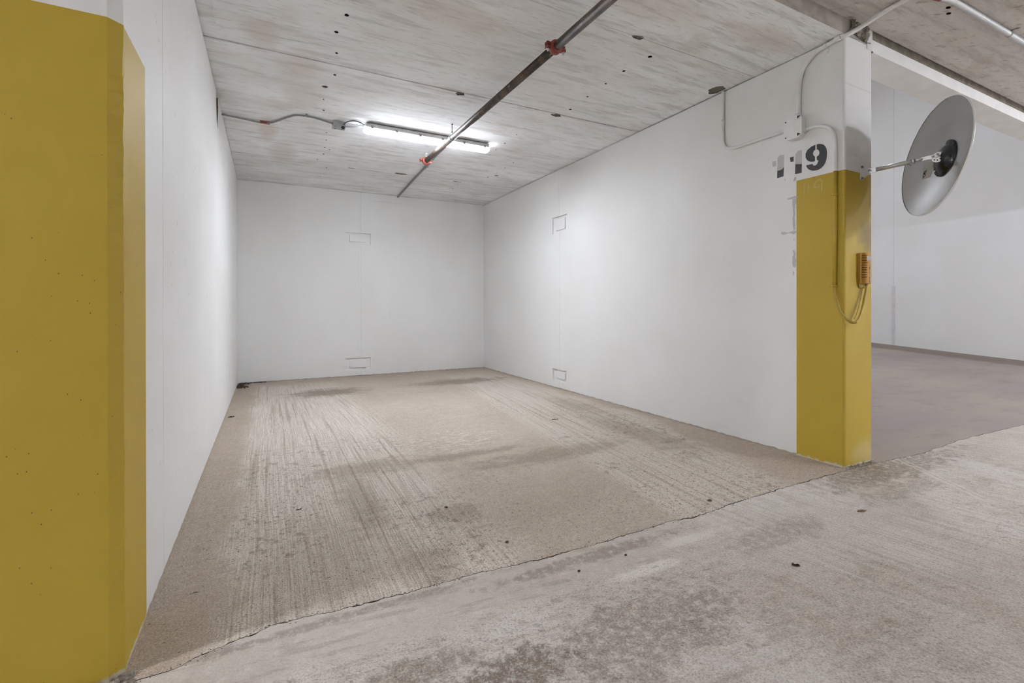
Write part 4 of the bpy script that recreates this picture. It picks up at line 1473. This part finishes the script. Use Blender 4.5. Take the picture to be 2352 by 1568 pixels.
# ------------------------------------------------------------------ conduit under the aisle ceiling
ct = thing('electrical_conduit', 'bright metal conduit with an offset bend under the aisle ceiling above the mirror', 'conduit', (4.0, 1.24, 2.76))
bm = bmesh.new()
tube(bm, spline([(3.318, 0.2, 2.758), (3.318, 0.8, 2.758), (3.318, 1.190, 2.758), (3.323, 1.222, 2.758), (3.340, 1.255, 2.758), (3.362, 1.270, 2.756), (3.40, 1.268, 2.756), (3.47, 1.25, 2.757), (3.56, 1.243, 2.758), (4.5, 1.226, 2.758), (7.5, 1.18, 2.758)], 8), 0.0165, 18)
link('tube', bm, 'emtl', ct)
bm = bmesh.new()
strap(bm, (4.26, 1.230, 2.758), (1, -0.018, 0), 0.0165, (0, 0, 1), 0.009, 0.034)
link('strap', bm, 'galv', ct)
bm = bmesh.new()
tube(bm, spline([(3.36, 1.275, 2.756), (3.385, 1.271, 2.756), (3.41, 1.266, 2.756)], 4), 0.0169, 18)
link('red_mark', bm, 'tag', ct)


# ------------------------------------------------------------------ litter on the floor
def leafish(name, label, cat, x, y, L, W, rot, mat, hgt=0.006, seed=0):
    bm = bmesh.new()
    n = 10
    top = []
    for i in range(n + 1):
        t = i / n
        wv = W * math.sin(math.pi * min(1, 0.08 + t * 0.9)) ** 0.7 * 0.5
        row = []
        for s_ in (-1, 0, 1):
            lx, ly = (t - 0.5) * L, s_ * wv * (1 + 0.25 * mnoise.noise(Vector((t * 5, s_, seed))))
            z = 0.0012 + hgt * (0.4 + 0.6 * mnoise.noise(Vector((t * 3, s_ * 2, seed)))) * (0.4 + abs(s_)) * 0.9
            row.append(bm.verts.new((x + lx * math.cos(rot) - ly * math.sin(rot), y + lx * math.sin(rot) + ly * math.cos(rot), max(0.0012, z))))
        top.append(row)
    for a, b in zip(top, top[1:]):
        for k in range(2):
            bm.faces.new((a[k], a[k + 1], b[k + 1], b[k]))
    bmesh.ops.solidify(bm, geom=bm.faces[:], thickness=0.0011)
    zmin = min(v.co.z for v in bm.verts)
    for v in bm.verts:
        v.co.z -= zmin
    return tag(link(name, bm, mat), label, cat)


def stone(name, label, cat, x, y, r, mat, seed, flat_=0.6):
    bm = bmesh.new()
    lump(bm, (x, y, 0), r, r * 0.75, r * flat_, seed)
    zmin = min(v.co.z for v in bm.verts)
    for v in bm.verts:
        v.co.z -= zmin + r * 0.08
    return tag(link(name, bm, mat), label, cat)


leafish('wood_chip', 'light brown flat wood chip lying on the aisle floor in front of the yellow pillar', 'leaf', 2.577, 1.259, 0.056, 0.026, -0.15, 'leaf', 0.003, 1)  # tan wood chip, drawn with the leaf outline
leafish('twig', 'dark flat splinter on the stall floor below the lower right weld plate', 'twig', 2.261, 3.54, 0.06, 0.014, -0.25, 'debris', 0.008, 2)
leafish('leaf_scrap', 'dark curled leaf scrap on the open aisle floor', 'leaf', 1.806, 1.11, 0.028, 0.02, -0.7, 'debris', 0.01, 3)
leafish('twig', 'thin dark twig lying near the foot of the left white wall', 'twig', -0.23, 1.976, 0.028, 0.004, 0.1, 'debris', 0.003, 4)
leafish('twig', 'tiny dark splinter among the broom marks of the stall floor', 'twig', 0.134, 2.551, 0.024, 0.008, 0.0, 'debris', 0.004, 5)
leafish('leaf_scrap', 'small dark leaf scrap against the left wall in the stall', 'leaf', -0.300, 4.981, 0.05, 0.026, 0.3, 'debris', 0.012, 6)
stone('pebble', 'small black pebble on the aisle floor just outside the joint', 'pebble', 1.273, 1.47, 0.006, 'debris', 11)
stone('pebble', 'small dark pebble left of the other one along the joint', 'pebble', 1.041, 1.464, 0.006, 'debris', 12)
stone('pebble', 'dark pebble on the smooth stall floor inside the joint', 'pebble', 0.897, 1.784, 0.007, 'debris', 13)
stone('pebble', 'flat grey stone on the stall floor near the yellow pillar', 'pebble', 2.017, 1.686, 0.013, 'pebble', 14, 0.3)
stone('pebble', 'two-lobed grey grit lump in the middle of the stall floor', 'pebble', 0.787, 2.238, 0.009, 'pebble', 15, 0.4)

bm = bmesh.new()
for k in range(150):
    a = R.random()
    if R.random() < 0.6:
        x, y = XL + 0.012 + abs(R.gauss(0, 0.045)), YB - 0.03 - a * 0.42
    else:
        x, y = XL + 0.02 + a * 0.30, YB - 0.02 - abs(R.gauss(0, 0.025))
    lump(bm, (x, y, 0.004 + R.random() * 0.008), R.uniform(0.006, 0.017), R.uniform(0.005, 0.012), R.uniform(0.002, 0.007), k, 0, 1, 0.5)
tag(link('leaf_litter', bm, 'debris'), 'heap of dark dry leaf litter in the back left corner of the stall', 'leaf litter', None, 'stuff')
